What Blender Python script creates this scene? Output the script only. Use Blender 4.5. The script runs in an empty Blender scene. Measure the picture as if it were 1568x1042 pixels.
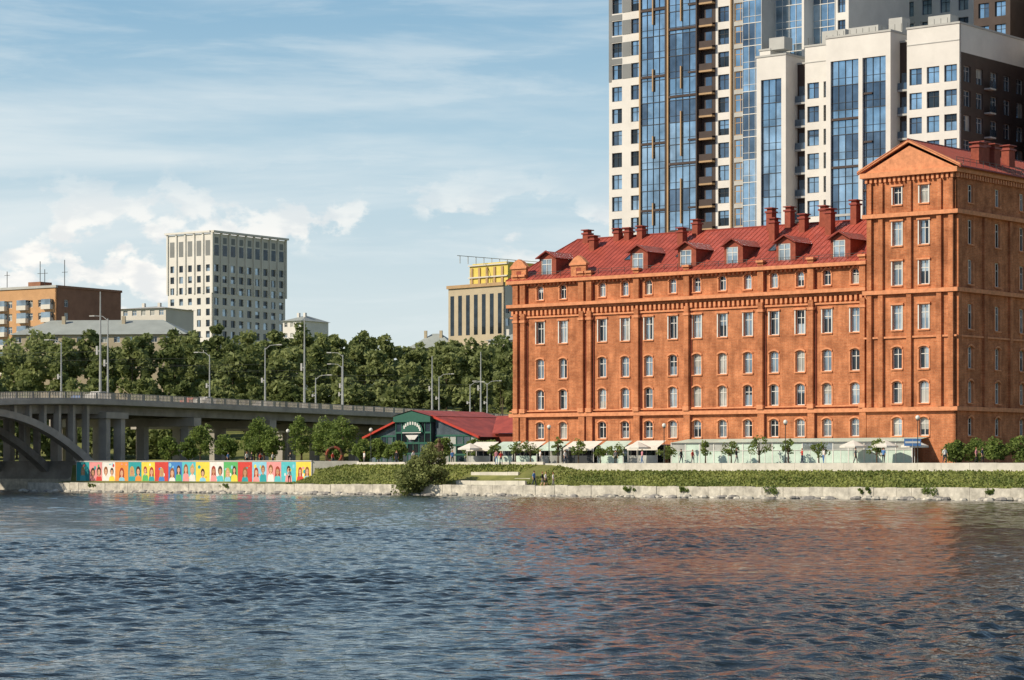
import bpy, math, random
import numpy as np
from mathutils import Vector, Matrix
random.seed(7); rng=np.random.default_rng(11)
scene=bpy.context.scene
COL=scene.collection
# ------------------------------------------------------------------ materials
def newmat(name):
    m=bpy.data.materials.new(name); m.use_nodes=True
    nt=m.node_tree; b=nt.nodes['Principled BSDF']; return m,nt,b
def mat(name,col,rough=.8,var=.15,scale=1.0,metal=0.0,bump=0.0,bscale=8.0,col2=None,stretch=(1,1,1),spec=.3):
    m,nt,b=newmat(name)
    b.inputs['Roughness'].default_value=rough; b.inputs['Metallic'].default_value=metal
    b.inputs['Specular IOR Level'].default_value=spec
    tc=nt.nodes.new('ShaderNodeTexCoord'); mp=nt.nodes.new('ShaderNodeMapping'); mp.inputs['Scale'].default_value=stretch
    nt.links.new(tc.outputs['Object'],mp.inputs['Vector'])
    n=nt.nodes.new('ShaderNodeTexNoise'); n.inputs['Scale'].default_value=scale; n.inputs['Detail'].default_value=4; n.inputs['Roughness'].default_value=.65
    nt.links.new(mp.outputs['Vector'],n.inputs['Vector'])
    r=nt.nodes.new('ShaderNodeValToRGB'); r.color_ramp.elements[0].position=.3; r.color_ramp.elements[1].position=.7
    c2=col2 if col2 else tuple(min(1,c*(1+var)) for c in col)
    c1=tuple(c*(1-var) for c in col)
    r.color_ramp.elements[0].color=(*c1,1); r.color_ramp.elements[1].color=(*c2,1)
    nt.links.new(n.outputs['Fac'],r.inputs['Fac']); nt.links.new(r.outputs['Color'],b.inputs['Base Color'])
    if bump>0:
        n2=nt.nodes.new('ShaderNodeTexNoise'); n2.inputs['Scale'].default_value=bscale; n2.inputs['Detail'].default_value=3
        nt.links.new(mp.outputs['Vector'],n2.inputs['Vector'])
        bp=nt.nodes.new('ShaderNodeBump'); bp.inputs['Strength'].default_value=bump; bp.inputs['Distance'].default_value=.1
        nt.links.new(n2.outputs['Fac'],bp.inputs['Height']); nt.links.new(bp.outputs['Normal'],b.inputs['Normal'])
    return m
def brickmat(name,ca,cb,mortar):
    m,nt,b=newmat(name); b.inputs['Roughness'].default_value=.9; b.inputs['Specular IOR Level'].default_value=.2
    tc=nt.nodes.new('ShaderNodeTexCoord'); sx=nt.nodes.new('ShaderNodeSeparateXYZ'); nt.links.new(tc.outputs['Object'],sx.inputs[0])
    ad=nt.nodes.new('ShaderNodeMath'); ad.operation='ADD'; nt.links.new(sx.outputs[0],ad.inputs[0]); nt.links.new(sx.outputs[1],ad.inputs[1])
    cb_=nt.nodes.new('ShaderNodeCombineXYZ'); nt.links.new(ad.outputs[0],cb_.inputs[0]); nt.links.new(sx.outputs[2],cb_.inputs[1])
    br=nt.nodes.new('ShaderNodeTexBrick'); br.inputs['Scale'].default_value=1; br.inputs['Brick Width'].default_value=.55; br.inputs['Row Height'].default_value=.17
    br.inputs['Mortar Size'].default_value=.018; br.inputs['Color1'].default_value=(*ca,1); br.inputs['Color2'].default_value=(*cb,1); br.inputs['Mortar'].default_value=(*mortar,1)
    nt.links.new(cb_.outputs[0],br.inputs['Vector'])
    prev=br.outputs['Color']
    for sc_,st_,lo,hi in ((.45,(1,1,1),(.58,.55,.55),(1.15,1.18,1.2)),(1.6,(1,1,.12),(.78,.76,.75),(1.1,1.1,1.1)),(6,(1,1,2),(.8,.8,.8),(1.18,1.18,1.18))):
        mp=nt.nodes.new('ShaderNodeMapping'); mp.inputs['Scale'].default_value=st_; nt.links.new(tc.outputs['Object'],mp.inputs['Vector'])
        n=nt.nodes.new('ShaderNodeTexNoise'); n.inputs['Scale'].default_value=sc_; n.inputs['Detail'].default_value=4; n.inputs['Roughness'].default_value=.7
        nt.links.new(mp.outputs['Vector'],n.inputs['Vector'])
        r=nt.nodes.new('ShaderNodeValToRGB'); r.color_ramp.elements[0].position=.33; r.color_ramp.elements[1].position=.66
        r.color_ramp.elements[0].color=(*lo,1); r.color_ramp.elements[1].color=(*hi,1)
        nt.links.new(n.outputs['Fac'],r.inputs['Fac'])
        mx=nt.nodes.new('ShaderNodeMix'); mx.data_type='RGBA'; mx.blend_type='MULTIPLY'; mx.inputs[0].default_value=1
        nt.links.new(prev,mx.inputs[6]); nt.links.new(r.outputs['Color'],mx.inputs[7]); prev=mx.outputs[2]
    nt.links.new(prev,b.inputs['Base Color'])
    return m
def glass(name,col,metal=.7,rough=.06):
    m,nt,b=newmat(name); b.inputs['Roughness'].default_value=rough; b.inputs['Metallic'].default_value=metal
    tc=nt.nodes.new('ShaderNodeTexCoord'); n=nt.nodes.new('ShaderNodeTexNoise'); n.inputs['Scale'].default_value=.5; n.inputs['Detail'].default_value=3
    nt.links.new(tc.outputs['Object'],n.inputs['Vector'])
    r=nt.nodes.new('ShaderNodeValToRGB'); r.color_ramp.elements[0].position=.3; r.color_ramp.elements[1].position=.7
    r.color_ramp.elements[0].color=(*[c*.65 for c in col],1); r.color_ramp.elements[1].color=(*[min(1,c*1.25) for c in col],1)
    nt.links.new(n.outputs['Fac'],r.inputs['Fac']); nt.links.new(r.outputs['Color'],b.inputs['Base Color'])
    bp=nt.nodes.new('ShaderNodeBump'); bp.inputs['Strength'].default_value=.06; bp.inputs['Distance'].default_value=.2
    nt.links.new(n.outputs['Fac'],bp.inputs['Height']); nt.links.new(bp.outputs['Normal'],b.inputs['Normal'])
    return m
M={}
M['brick']=brickmat('brick_orange',(.58,.215,.092),(.48,.165,.068),(.5,.25,.14))
M['brick_trim']=mat('brick_trim',(.63,.265,.13),.85,.22,2)
M['brick_dark']=mat('brick_dark_red',(.27,.07,.042),.85,.25,2)
M['roof']=mat('roof_red_metal',(.36,.072,.048),.5,.28,.6,spec=.4)
M['rib']=mat('roof_seam',(.25,.05,.035),.5,.1,1)
M['white']=mat('white_panel',(.66,.64,.60),.6,.08,.3)
M['offwhite']=mat('offwhite_render',(.60,.57,.51),.8,.08,.2)
M['grey']=mat('grey_panel',(.20,.21,.21),.6,.1,.3)
M['lgrey']=mat('light_grey',(.42,.42,.40),.7,.1,.5)
M['dbrown']=mat('dark_brown_panel',(.06,.042,.036),.6,.2,.4)
M['tan']=mat('tan_panel',(.42,.28,.15),.6,.12,.5)
M['frame']=mat('frame_white',(.66,.65,.61),.5,.05,1)
M['dframe']=mat('frame_dark',(.04,.045,.05),.5,.05,1)
M['g1']=glass('glass_blue',(.30,.38,.45))
M['g2']=glass('glass_pale',(.48,.54,.58))
M['g3']=glass('glass_dark',(.05,.065,.08))
M['g4']=glass('glass_curtain',(.42,.43,.40),.15,.3)
M['gs1']=glass('sky_glass_a',(.36,.50,.64),.9)
M['gs2']=glass('sky_glass_b',(.46,.60,.74),.9)
M['gs3']=glass('sky_glass_c',(.15,.21,.29),.8)
M['stone']=mat('pale_stone',(.50,.47,.40),.9,.35,1.2,bump=.5,bscale=2)
M['stone2']=mat('white_wall',(.60,.57,.50),.9,.2,.7)
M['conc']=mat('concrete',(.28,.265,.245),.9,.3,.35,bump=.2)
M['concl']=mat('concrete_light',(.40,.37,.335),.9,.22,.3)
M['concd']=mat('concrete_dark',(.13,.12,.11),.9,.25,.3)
M['metal']=mat('pole_metal',(.42,.43,.42),.45,.1,2,metal=.3)
M['dmetal']=mat('dark_metal',(.05,.055,.05),.5,.1,2)
M['red']=mat('red_paint',(.45,.05,.03),.5,.15,2)
M['yellow']=mat('yellow_panel',(.66,.52,.12),.6,.1,.3)
M['beige']=mat('beige_panel',(.45,.38,.27),.8,.1,.3)
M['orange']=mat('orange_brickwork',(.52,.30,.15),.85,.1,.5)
M['orange_shade']=mat('orange_brickwork_shaded',(.30,.15,.09),.85,.15,.5)  # same brick as the orange face, with its shade put into the colour
M['roofg']=mat('grey_green_roof',(.33,.36,.34),.6,.1,.3)
M['teal']=mat('green_frame',(.03,.11,.08),.5,.1,2)
M['mint']=mat('mint_awning',(.50,.62,.54),.5,.15,.7)
M['awn']=mat('awning_white',(.70,.67,.60),.8,.1,1)
M['bark']=mat('bark',(.09,.065,.045),.95,.3,6,stretch=(3,3,.5))
M['black']=mat('black_rubber',(.02,.02,.02),.8,.1,3)
M['bronze']=mat('bronze_statue',(.10,.06,.035),.5,.3,3,metal=.4)
M['lamp']=mat('lamp_globe',(.75,.75,.70),.4,.03,2)
M['asph']=mat('asphalt',(.055,.055,.058),.9,.2,.8)
M['pave']=mat('paving',(.34,.32,.28),.9,.15,1.5)
M['grass']=mat('grass',(.13,.17,.04),.95,.4,.25,bump=.8,bscale=6,col2=(.27,.27,.085))
def leafmat(name,dark,light,tl=.42):
    m,nt,b=newmat(name)
    b.inputs['Roughness'].default_value=.6; b.inputs['Specular IOR Level'].default_value=.25
    at=nt.nodes.new('ShaderNodeAttribute'); at.attribute_name='tone'
    r=nt.nodes.new('ShaderNodeValToRGB'); r.color_ramp.elements[0].color=(*dark,1); r.color_ramp.elements[1].color=(*light,1)
    nt.links.new(at.outputs['Fac'],r.inputs['Fac']); nt.links.new(r.outputs['Color'],b.inputs['Base Color'])
    tr=nt.nodes.new('ShaderNodeBsdfTranslucent'); nt.links.new(r.outputs['Color'],tr.inputs['Color'])
    mx=nt.nodes.new('ShaderNodeMixShader'); mx.inputs[0].default_value=tl
    nt.links.new(b.outputs[0],mx.inputs[1]); nt.links.new(tr.outputs[0],mx.inputs[2])
    nt.links.new(mx.outputs[0],nt.nodes['Material Output'].inputs['Surface'])
    return m
M['leaf']=leafmat('foliage',(.12,.16,.05),(.34,.38,.15),.45)
M['leaf2']=leafmat('foliage_bright',(.08,.13,.03),(.27,.35,.09))
M['leaf3']=leafmat('foliage_willow',(.13,.16,.05),(.36,.40,.15))
M['leafg']=leafmat('grass_blades',(.10,.14,.03),(.32,.35,.10),.2)
# ------------------------------------------------------------------ builder
class B:
    def __init__(s): s.v=[]; s.f=[]; s.m=[]; s.mats=[]
    def mi(s,k):
        if k not in s.mats: s.mats.append(k)
        return s.mats.index(k)
    def poly(s,pts,k):
        i=len(s.v); s.v.extend([tuple(p) for p in pts]); s.f.append(tuple(range(i,i+len(pts)))); s.m.append(s.mi(k))
    def box(s,x0,x1,y0,y1,z0,z1,k):
        i=len(s.v)
        s.v.extend([(x0,y0,z0),(x1,y0,z0),(x1,y1,z0),(x0,y1,z0),(x0,y0,z1),(x1,y0,z1),(x1,y1,z1),(x0,y1,z1)])
        for f in ((0,3,2,1),(4,5,6,7),(0,1,5,4),(1,2,6,5),(2,3,7,6),(3,0,4,7)):
            s.f.append(tuple(i+j for j in f)); s.m.append(s.mi(k))
    def fbox(s,fr,p0,p1,d0,d1,z0,z1,k):
        P=lambda p,d,z:(fr[0][0]+fr[1][0]*p+fr[2][0]*d, fr[0][1]+fr[1][1]*p+fr[2][1]*d, z)
        i=len(s.v)
        s.v.extend([P(p0,d0,z0),P(p1,d0,z0),P(p1,d1,z0),P(p0,d1,z0),P(p0,d0,z1),P(p1,d0,z1),P(p1,d1,z1),P(p0,d1,z1)])
        for f in ((0,3,2,1),(4,5,6,7),(0,1,5,4),(1,2,6,5),(2,3,7,6),(3,0,4,7)):
            s.f.append(tuple(i+j for j in f)); s.m.append(s.mi(k))
    def fpoly(s,fr,pts,k):
        s.poly([(fr[0][0]+fr[1][0]*p+fr[2][0]*d, fr[0][1]+fr[1][1]*p+fr[2][1]*d, z) for p,d,z in pts],k)
    def fprism(s,fr,pts,d0,d1,k):   # pts = (p,z) polygon
        n=len(pts)
        s.fpoly(fr,[(p,d1,z) for p,z in pts],k); s.fpoly(fr,[(p,d0,z) for p,z in reversed(pts)],k)
        for i in range(n):
            a=pts[i]; b=pts[(i+1)%n]
            s.fpoly(fr,[(a[0],d0,a[1]),(b[0],d0,b[1]),(b[0],d1,b[1]),(a[0],d1,a[1])],k)
    def tube(s,a,b,r0,r1,k,n=8,cap=True):
        a=Vector(a); b=Vector(b); d=(b-a).normalized()
        x=d.orthogonal().normalized(); y=d.cross(x); i=len(s.v)
        for c,r in ((a,r0),(b,r1)):
            for j in range(n):
                t=2*math.pi*j/n; s.v.append(tuple(c+x*(r*math.cos(t))+y*(r*math.sin(t))))
        for j in range(n):
            s.f.append((i+j,i+(j+1)%n,i+n+(j+1)%n,i+n+j)); s.m.append(s.mi(k))
        if cap:
            s.f.append(tuple(i+n+j for j in range(n))); s.m.append(s.mi(k))
            s.f.append(tuple(i+n-1-j for j in range(n))); s.m.append(s.mi(k))
    def ball(s,c,rx,ry,rz,k,nu=12,nv=8):
        i=len(s.v)
        for a in range(nv+1):
            ph=math.pi*a/nv
            for b in range(nu):
                th=2*math.pi*b/nu
                s.v.append((c[0]+rx*math.sin(ph)*math.cos(th),c[1]+ry*math.sin(ph)*math.sin(th),c[2]+rz*math.cos(ph)))
        for a in range(nv):
            for b in range(nu):
                s.f.append((i+a*nu+b,i+(a+1)*nu+b,i+(a+1)*nu+(b+1)%nu,i+a*nu+(b+1)%nu)); s.m.append(s.mi(k))
    def facade(s,fr,p0,p1,z0,z1,ops,k,depth=.25,gl=('g1','g2','g3'),fk='frame',fw=.08,ret=.4,bars=(1,1),rev=None):
        ops=[o for o in ops if o[0]-o[1]/2>p0+.01 and o[0]+o[1]/2<p1-.01 and o[2]>z0 and o[3]<z1]
        ps=sorted(set([round(p0,4),round(p1,4)]+[round(o[0]-o[1]/2,4) for o in ops]+[round(o[0]+o[1]/2,4) for o in ops]))
        zs=sorted(set([round(z0,4),round(z1,4)]+[round(o[2],4) for o in ops]+[round(o[3],4) for o in ops]))
        occ=set()
        for o in ops:
            a0=round(o[0]-o[1]/2,4); a1=round(o[0]+o[1]/2,4)
            for i in range(len(ps)-1):
                if ps[i]>=a0-1e-5 and ps[i+1]<=a1+1e-5:
                    for j in range(len(zs)-1):
                        if zs[j]>=o[2]-1e-4 and zs[j+1]<=o[3]+1e-4: occ.add((i,j))
        for i in range(len(ps)-1):
            for j in range(len(zs)-1):
                if (i,j) in occ: continue
                s.fpoly(fr,[(ps[i],0,zs[j]),(ps[i+1],0,zs[j]),(ps[i+1],0,zs[j+1]),(ps[i],0,zs[j+1])],k)
        for (a,b,c,d) in ((p0,z0,p0,z1),(p1,z0,p1,z1),(p0,z1,p1,z1)):
            s.fpoly(fr,[(a,0,b),(c,0,d),(c,-ret,d),(a,-ret,b)],k)
        rk=rev or k
        for o in ops:
            pc,w,zb,zt=o[:4]; arch=len(o)>4 and o[4]
            a,b=pc-w/2,pc+w/2; D=-depth
            s.fpoly(fr,[(a,0,zb),(a,0,zt),(a,D,zt),(a,D,zb)],rk); s.fpoly(fr,[(b,0,zb),(b,0,zt),(b,D,zt),(b,D,zb)],rk)
            s.fpoly(fr,[(a,0,zb),(b,0,zb),(b,D,zb),(a,D,zb)],rk); s.fpoly(fr,[(a,0,zt),(b,0,zt),(b,D,zt),(a,D,zt)],rk)
            g=random.choice(gl)
            if random.random()<.4:
                zm=zb+(zt-zb)*random.uniform(.35,.7); g2_=random.choice(gl)
                s.fpoly(fr,[(a,D,zb),(b,D,zb),(b,D,zm),(a,D,zm)],g); s.fpoly(fr,[(a,D,zm),(b,D,zm),(b,D,zt),(a,D,zt)],g2_)
            elif random.random()<.5:
                pm=pc; g2_=random.choice(gl)
                s.fpoly(fr,[(a,D,zb),(pm,D,zb),(pm,D,zt),(a,D,zt)],g); s.fpoly(fr,[(pm,D,zb),(b,D,zb),(b,D,zt),(pm,D,zt)],g2_)
            else: s.fpoly(fr,[(a,D,zb),(b,D,zb),(b,D,zt),(a,D,zt)],g)
            if fk:
                s.fbox(fr,a,a+fw,D+.01,D+.07,zb,zt,fk); s.fbox(fr,b-fw,b,D+.01,D+.07,zb,zt,fk)
                s.fbox(fr,a+fw,b-fw,D+.01,D+.07,zt-fw,zt,fk); s.fbox(fr,a+fw,b-fw,D+.01,D+.07,zb,zb+fw,fk)
                for q in range(bars[0]):
                    pm=a+(b-a)*(q+1)/(bars[0]+1); s.fbox(fr,pm-fw*.4,pm+fw*.4,D+.012,D+.06,zb+fw,zt-fw,fk)
                if bars[1]: 
                    zm=zb+(zt-zb)*.68; s.fbox(fr,a+fw,b-fw,D+.014,D+.055,zm-fw*.4,zm+fw*.4,fk)
            if arch:
                rise=arch; n=6
                for sgn in (0,1):
                    pts=[]
                    for q in range(n+1):
                        t=q/n; x=-1+t if sgn==0 else t
                        pts.append((pc+x*w/2,zt-rise*(x*x)))
                    if sgn==0: poly=[(a,zt)]+pts[:-1]+[(pc,zt-1e-3)]
                    else: poly=[(pc,zt-1e-3)]+pts[1:]+[(b,zt)]
                    s.fpoly(fr,[(p,-.002,z) for p,z in poly],k)
                prev=None
                for q in range(9):
                    x=-1+q/4; cur=(pc+x*(w/2+.12),zt-rise*x*x+.08)
                    if prev:
                        s.fprism(fr,[prev,cur,(cur[0]+.0,cur[1]+.2),(prev[0],prev[1]+.2)],.01,.12,'brick_trim')
                    prev=cur
    def curtain(s,fr,p0,p1,z0,z1,np_,dz,gl=('gs1','gs2','gs3'),mk='dframe',w=.05,tr=True):
        dp=(p1-p0)/np_; nz=int(round((z1-z0)/dz)); dz=(z1-z0)/nz
        for j in range(nz):
            base=random.choice(gl)
            for i in range(np_):
                a=p0+i*dp; b=z0+j*dz; t=random.uniform(-.01,.01)
                g=base if random.random()<.72 else random.choice(gl)
                s.fpoly(fr,[(a,t,b),(a+dp,-t,b),(a+dp,-t,b+dz),(a,t,b+dz)],g)
        for i in range(np_+1): s.fbox(fr,p0+i*dp-w/2,p0+i*dp+w/2,.015,.09,z0,z1,mk)
        for j in range(nz+1): s.fbox(fr,p0,p1,.017,.08,z0+j*dz-w,z0+j*dz+w,mk)
        if tr:
            for j in range(nz): s.fbox(fr,p0,p1,.018,.07,z0+j*dz+dz*.3-w/2,z0+j*dz+dz*.3+w/2,mk)
    def obj(s,name,parent=None,smooth=False,loc=None):
        me=bpy.data.meshes.new(name); me.from_pydata(s.v,[],s.f); 
        for k in s.mats: me.materials.append(M[k])
        me.polygons.foreach_set('material_index',s.m)
        if smooth: me.polygons.foreach_set('use_smooth',[True]*len(s.f))
        me.update(); o=bpy.data.objects.new(name,me); COL.objects.link(o)
        if parent: o.parent=parent
        if loc: o.location=loc
        return o
def empty(name,mw=None):
    e=bpy.data.objects.new(name,None); COL.objects.link(e)
    if mw is not None: e.matrix_world=mw
    return e
# bank frame: u along river bank (right), v inland
P0=Vector((0.1,317,0)); U=Vector((.778,-.628,0)).normalized(); V=Vector((U.y*-1,U.x,0))
MB=Matrix(((U.x,V.x,0,P0.x),(U.y,V.y,0,P0.y),(0,0,1,0),(0,0,0,1)))
def W(u,v,z=0): return P0+U*u+V*v+Vector((0,0,z))
GZ=3.7
FRONT=lambda u,v:((u,v),(1,0),(0,-1))
SIDE =lambda u,v:((u,v),(0,1),(1,0))
LSIDE=lambda u,v:((u,v),(0,1),(-1,0))
# ================================================================== RED MILL
mill=empty('brick_mill_building',MB)
rows=[(7.8,2.0,1.2,.3),(11.6,2.4,1.2,.3),(15.4,2.4,1.2,.25),(19.9,2.75,1.2,0),(24.8,1.7,1.0,.4)]
cols=[4.35,7.92,13.92,17.35,20.83,24.36,27.84,31.45,35.0,38.6,42.14,45.71,49.40]
gw=('g1','g2','g1','g3','g3','g4')
w=B()
F=FRONT(0,0)
ops=[(c,r[2],r[0]-r[1]/2,r[0]+r[1]/2,r[3]) for c in cols for r in rows]
w.facade(F,0,51.2,GZ-.3,26.3,ops,'brick',.32,gw,fw=.1,rev='brick_trim')
w.box(0,51.2,.4,17,GZ-.3,26.3,'brick')
F2=FRONT(51.2,-.5); tc=[3.9,7.28]
rows2=[(7.8,2.0,1.2,.3),(11.6,2.4,1.2,.3),(15.4,2.4,1.2,.25),(19.9,2.75,1.2,0),(24.8,2.7,1.2,0),(29.2,2.7,1.2,0),(33.4,2.0,1.1,0)]
w.facade(F2,0,11.2,GZ-.3,35.9,[(c,r[2],r[0]-r[1]/2,r[0]+r[1]/2,r[3]) for c in tc for r in rows2],'brick',.32,gw,fw=.1,rev='brick_trim')
S2=SIDE(62.4,-.5)
sc=[3.3,9.5,15.3,21.3,27.3,33.3,39.3]
w.facade(S2,0,45,GZ-.3,35.9,[(c,1.15,r[0]-r[1]/2,r[0]+r[1]/2,r[3]) for c in sc for r in rows2],'brick',.3,gw,fw=.1,rev='brick_trim')
w.box(51.2,62.0,-.1,44.5,GZ-.3,35.9,'brick')
w.obj('walls',mill)
t=B()
def sill(fr,c,wd,zb,zt,white):
    t.fbox(fr,c-wd/2-.15,c+wd/2+.15,.004,.14,zb-.16,zb-.003,'brick_trim')
    if white:
        t.fbox(fr,c-wd/2-.14,c-wd/2-.003,.003,.07,zb,zt,'frame'); t.fbox(fr,c+wd/2+.003,c+wd/2+.14,.003,.07,zb,zt,'frame')
        t.fbox(fr,c-wd/2-.25,c+wd/2+.25,.003,.2,zt+.003,zt+.2,'brick_trim')
    else:
        for sg in (-1,1):
            a=c+sg*(wd/2+.03); b_=c+sg*(wd/2+.2); t.fbox(fr,min(a,b_),max(a,b_),.003,.06,zb,zt-.3,'brick_trim')
for c in cols:
    for r in rows: sill(F,c,r[2],r[0]-r[1]/2,r[0]+r[1]/2,r[3]==0)
for c in tc:
    for r in rows2: sill(F2,c,r[2],r[0]-r[1]/2,r[0]+r[1]/2,r[3]==0)
for c in sc:
    for r in rows2: sill(S2,c,1.15,r[0]-r[1]/2,r[0]+r[1]/2,False)
pil=[.75,1.9,11.0,12.2,19.3,26.6,37.0,43.8,50.6]
for p in pil:
    t.fbox(F,p-.32,p+.32,.003,.5,10.0,22.3,'brick')
    t.fbox(F,p-.42,p+.42,.003,.6,21.2,21.5,'brick_trim'); t.fbox(F,p-.42,p+.42,.003,.62,9.98,10.5,'brick_trim')
    t.fbox(F,p-.45,p+.45,.003,.38,GZ,9.5,'brick')
    t.fbox(F,p-.4,p+.4,.003,.5,23.5,26.9,'brick'); t.fbox(F,p-.5,p+.5,-.1,.68,26.9,27.15,'brick_trim')
    t.tube((p+.5,-.1,GZ),(p+.5,-.1,26.2),.07,.07,'brick_dark',6)
t.fbox(F,-.3,51.2,.003,.46,9.5,9.95,'brick_trim')
t.fbox(F,-.3,51.2,.003,.28,10.15,10.3,'brick_trim')
t.fbox(F,-.4,51.2,.003,.85,23.05,23.45,'brick_trim'); t.fbox(F,-.3,51.2,.003,.38,22.72,23.04,'brick')
t.fbox(F,-.3,51.2,.003,.2,21.75,21.95,'brick_trim')
t.fbox(F,0,51.2,.003,.1,5.9,6.05,'brick_trim')
x=0
while x<51: t.fbox(F,x,x+.32,.01,.34,22.1,22.7,'brick_trim'); x+=.66
t.fbox(F,-.5,51.2,.003,.75,26.0,26.4,'brick_trim')
x=0
while x<51: t.fbox(F,x,x+.22,.01,.28,25.72,25.98,'brick_trim'); x+=.6
for z0,z1,d in ((9.5,9.95,.3),(23.05,23.45,.4),(26.0,26.4,.5)): t.box(-d,-.003,.003,17,z0,z1,'brick_trim')
for z0,z1,d in ((9.5,9.95,.46),(22.5,22.95,.5),(31.0,31.45,.55),(17.6,17.8,.2)):
    t.fbox(F2,-.3,11.2+d,.003,d,z0,z1,'brick_trim'); t.fbox(S2,.003,45,.003,d,z0,z1,'brick_trim')
t.fbox(F2,-.5,11.75,.003,.7,35.5,36.05,'brick_trim'); t.fbox(S2,.003,45,.003,.55,35.5,36.05,'brick_trim')
x=0
while x<11: t.fbox(F2,x,x+.3,.01,.4,34.95,35.45,'brick_trim'); x+=.6
x=0
while x<45: t.fbox(S2,x,x+.3,.01,.35,34.95,35.45,'brick_trim'); x+=.6
for p in (.5,1.95,5.55,9.3,10.75):
    t.fbox(F2,p-.3,p+.3,.003,.36,10.0,22.45,'brick')
    t.fbox(F2,p-.28,p+.28,.003,.34,23.0,30.95,'brick')
    t.fbox(F2,p-.24,p+.24,.003,.28,31.5,34.9,'brick')
for p in (.5,6.4,12.4,18.3,24.3,30.3,36.3):
    t.fbox(S2,p-.35,p+.35,.003,.28,10.0,22.45,'brick'); t.fbox(S2,p-.35,p+.35,.003,.26,23.0,30.95,'brick')
t.fprism(F2,[(-.1,36.05),(11.3,36.05),(5.6,38.75)],.0,.3,'brick_trim')
for a,b in (((-.9,36.0),(5.6,39.15)),((12.1,36.0),(5.6,39.15))):
    t.fprism(F2,[a,b,(b[0],b[1]+.35),(a[0],a[1]+.35)],.2,.6,'brick_trim')
for p in (1.3,10.6):
    t.fbox(F,p-1.15,p+1.15,.004,.44,26.42,27.9,'brick'); t.fbox(F,p-1.3,p+1.3,-.1,.6,27.9,28.1,'brick_trim')
    t.fprism(F,[(p-1.35,28.1),(p+1.35,28.1),(p+.6,28.8),(p,29.1),(p-.6,28.8)],-.1,.55,'brick_trim')
    t.fbox(F,p-.35,p+.35,.44,.47,26.7,27.6,'brick_dark')
t.obj('brick_trim_and_cornices',mill)
r=B()
ze=26.45; zr=32.0; ve=-.65; vr=8.5; vb=17.6
r.poly([(-.6,ve,ze),(51.2,ve,ze),(51.2,vr,zr),(3.6,vr,zr)],'roof')
r.poly([(-.6,ve,ze),(3.6,vr,zr),(-.6,vb,ze)],'roof')
r.poly([(-.6,vb,ze),(3.6,vr,zr),(51.2,vr,zr),(51.2,vb,ze)],'roof')
r.poly([(-.6,ve,ze),(51.2,ve,ze),(51.2,ve,ze-.12),(-.6,ve,ze-.12)],'rib')
for i in range(1,74):
    u=-.6+i*.7
    if u>51: break
    f=min(1,(u+.6)/4.2); v1=ve+(vr-ve)*f; z1=ze+(zr-ze)*f
    r.tube((u,ve,ze+.01),(u,v1,z1+.01),.035,.035,'rib',4,False)
r.tube((3.6,vr,zr),(51.2,vr,zr),.14,.14,'rib',6); r.tube((-.6,ve,ze),(3.6,vr,zr),.1,.1,'rib',6)
for zz in (.35,.6): r.tube((-.3,ve+.5,ze+.3+zz),(51.1,ve+.5,ze+.3+zz),.03,.03,'dmetal',4)
for i in range(27): r.tube((-.2+i*1.95,ve+.5,ze+.2),(-.2+i*1.95,ve+.5,ze+.95),.03,.03,'dmetal',4)
ul=50.3; ur=63.3; um=56.8; zw=39.45
for a,b in ((ul,um),(ur,um)):
    r.poly([(a,-1.15,36.1),(b,-1.15,zw),(b,45,zw),(a,45,36.1)],'roof')
    for i in range(60):
        v=-1.1+i*.75; r.tube((a,v,36.12),(b,v,zw+.02),.035,.035,'rib',4,False)
r.poly([(ul,45,36.1),(um,45,zw),(ur,45,36.1)],'brick')
r.tube((ur,-1.15,36.05),(ur,45,36.05),.13,.13,'rib',6); r.tube((um,-1.15,zw),(um,45,zw),.13,.13,'rib',6)
for zz in (.5,.8): r.tube((ur-.5,-1,36.3+zz),(ur-.5,44,36.3+zz),.03,.03,'dmetal',4)
for i in range(30): r.tube((ur-.5,-1+i*1.5,36.2),(ur-.5,-1+i*1.5,37.1),.03,.03,'dmetal',4)
for u in (15.4,17.0,23,30.5,36.2,44.8,23.9):
    v0=2.6; f0=(v0-ve)/(vr-ve); v1=4.1; f1=(v1-ve)/(vr-ve)
    a=ze+(zr-ze)*f0+.1; b=ze+(zr-ze)*f1+.1
    r.poly([(u,v0,a),(u+.85,v0,a),(u+.85,v1,b),(u,v1,b)],'gs1')
    for q in (u-.06,u+.85): r.tube((q,v0,a),(q,v1,b),.07,.07,'dframe',4)
    r.tube((u,v0,a),(u+.85,v0,a),.07,.07,'dframe',4); r.tube((u,v1,b),(u+.85,v1,b),.07,.07,'dframe',4)
r.obj('roof',mill)
ch=B()
def chimney(u,v,z0,z1,wu,wv):
    ch.box(u-wu,u+wu,v-wv,v+wv,z0,z1-.5,'brick_dark'); ch.box(u-wu-.13,u+wu+.13,v-wv-.13,v+wv+.13,z1-.5,z1-.3,'rib')
    ch.box(u-wu*.85,u+wu*.85,v-wv*.85,v+wv*.85,z1-.3,z1,'brick_dark'); ch.box(u-wu-.16,u+wu+.16,v-wv-.16,v+wv+.16,z1,z1+.12,'rib')
for u,v,z in ((5.6,8,33.0),(8.1,6,32.0),(10.4,8,32.9),(12.0,8,32.9),(14,8,33.0),(22.3,8,33.3),(33,8,34.0),(35.6,8,34.0),(35,5.5,32.5),(40.4,8,33.8),(42.4,6,33.2),(44.6,8,34.2),(21.5,6,32.2),(38.2,7,32.9)):
    chimney(u,v,28.5,z,.40,.5)
for u,v,z in ((60.5,8,39.6),(60.3,12,39.8),(60,10,39.9),(59.5,17,40.2),(60.2,24,40),(53,10,39.5)): chimney(u,v,36,z,.5,.7)
ch.obj('chimneys',mill)
d=B()
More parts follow.
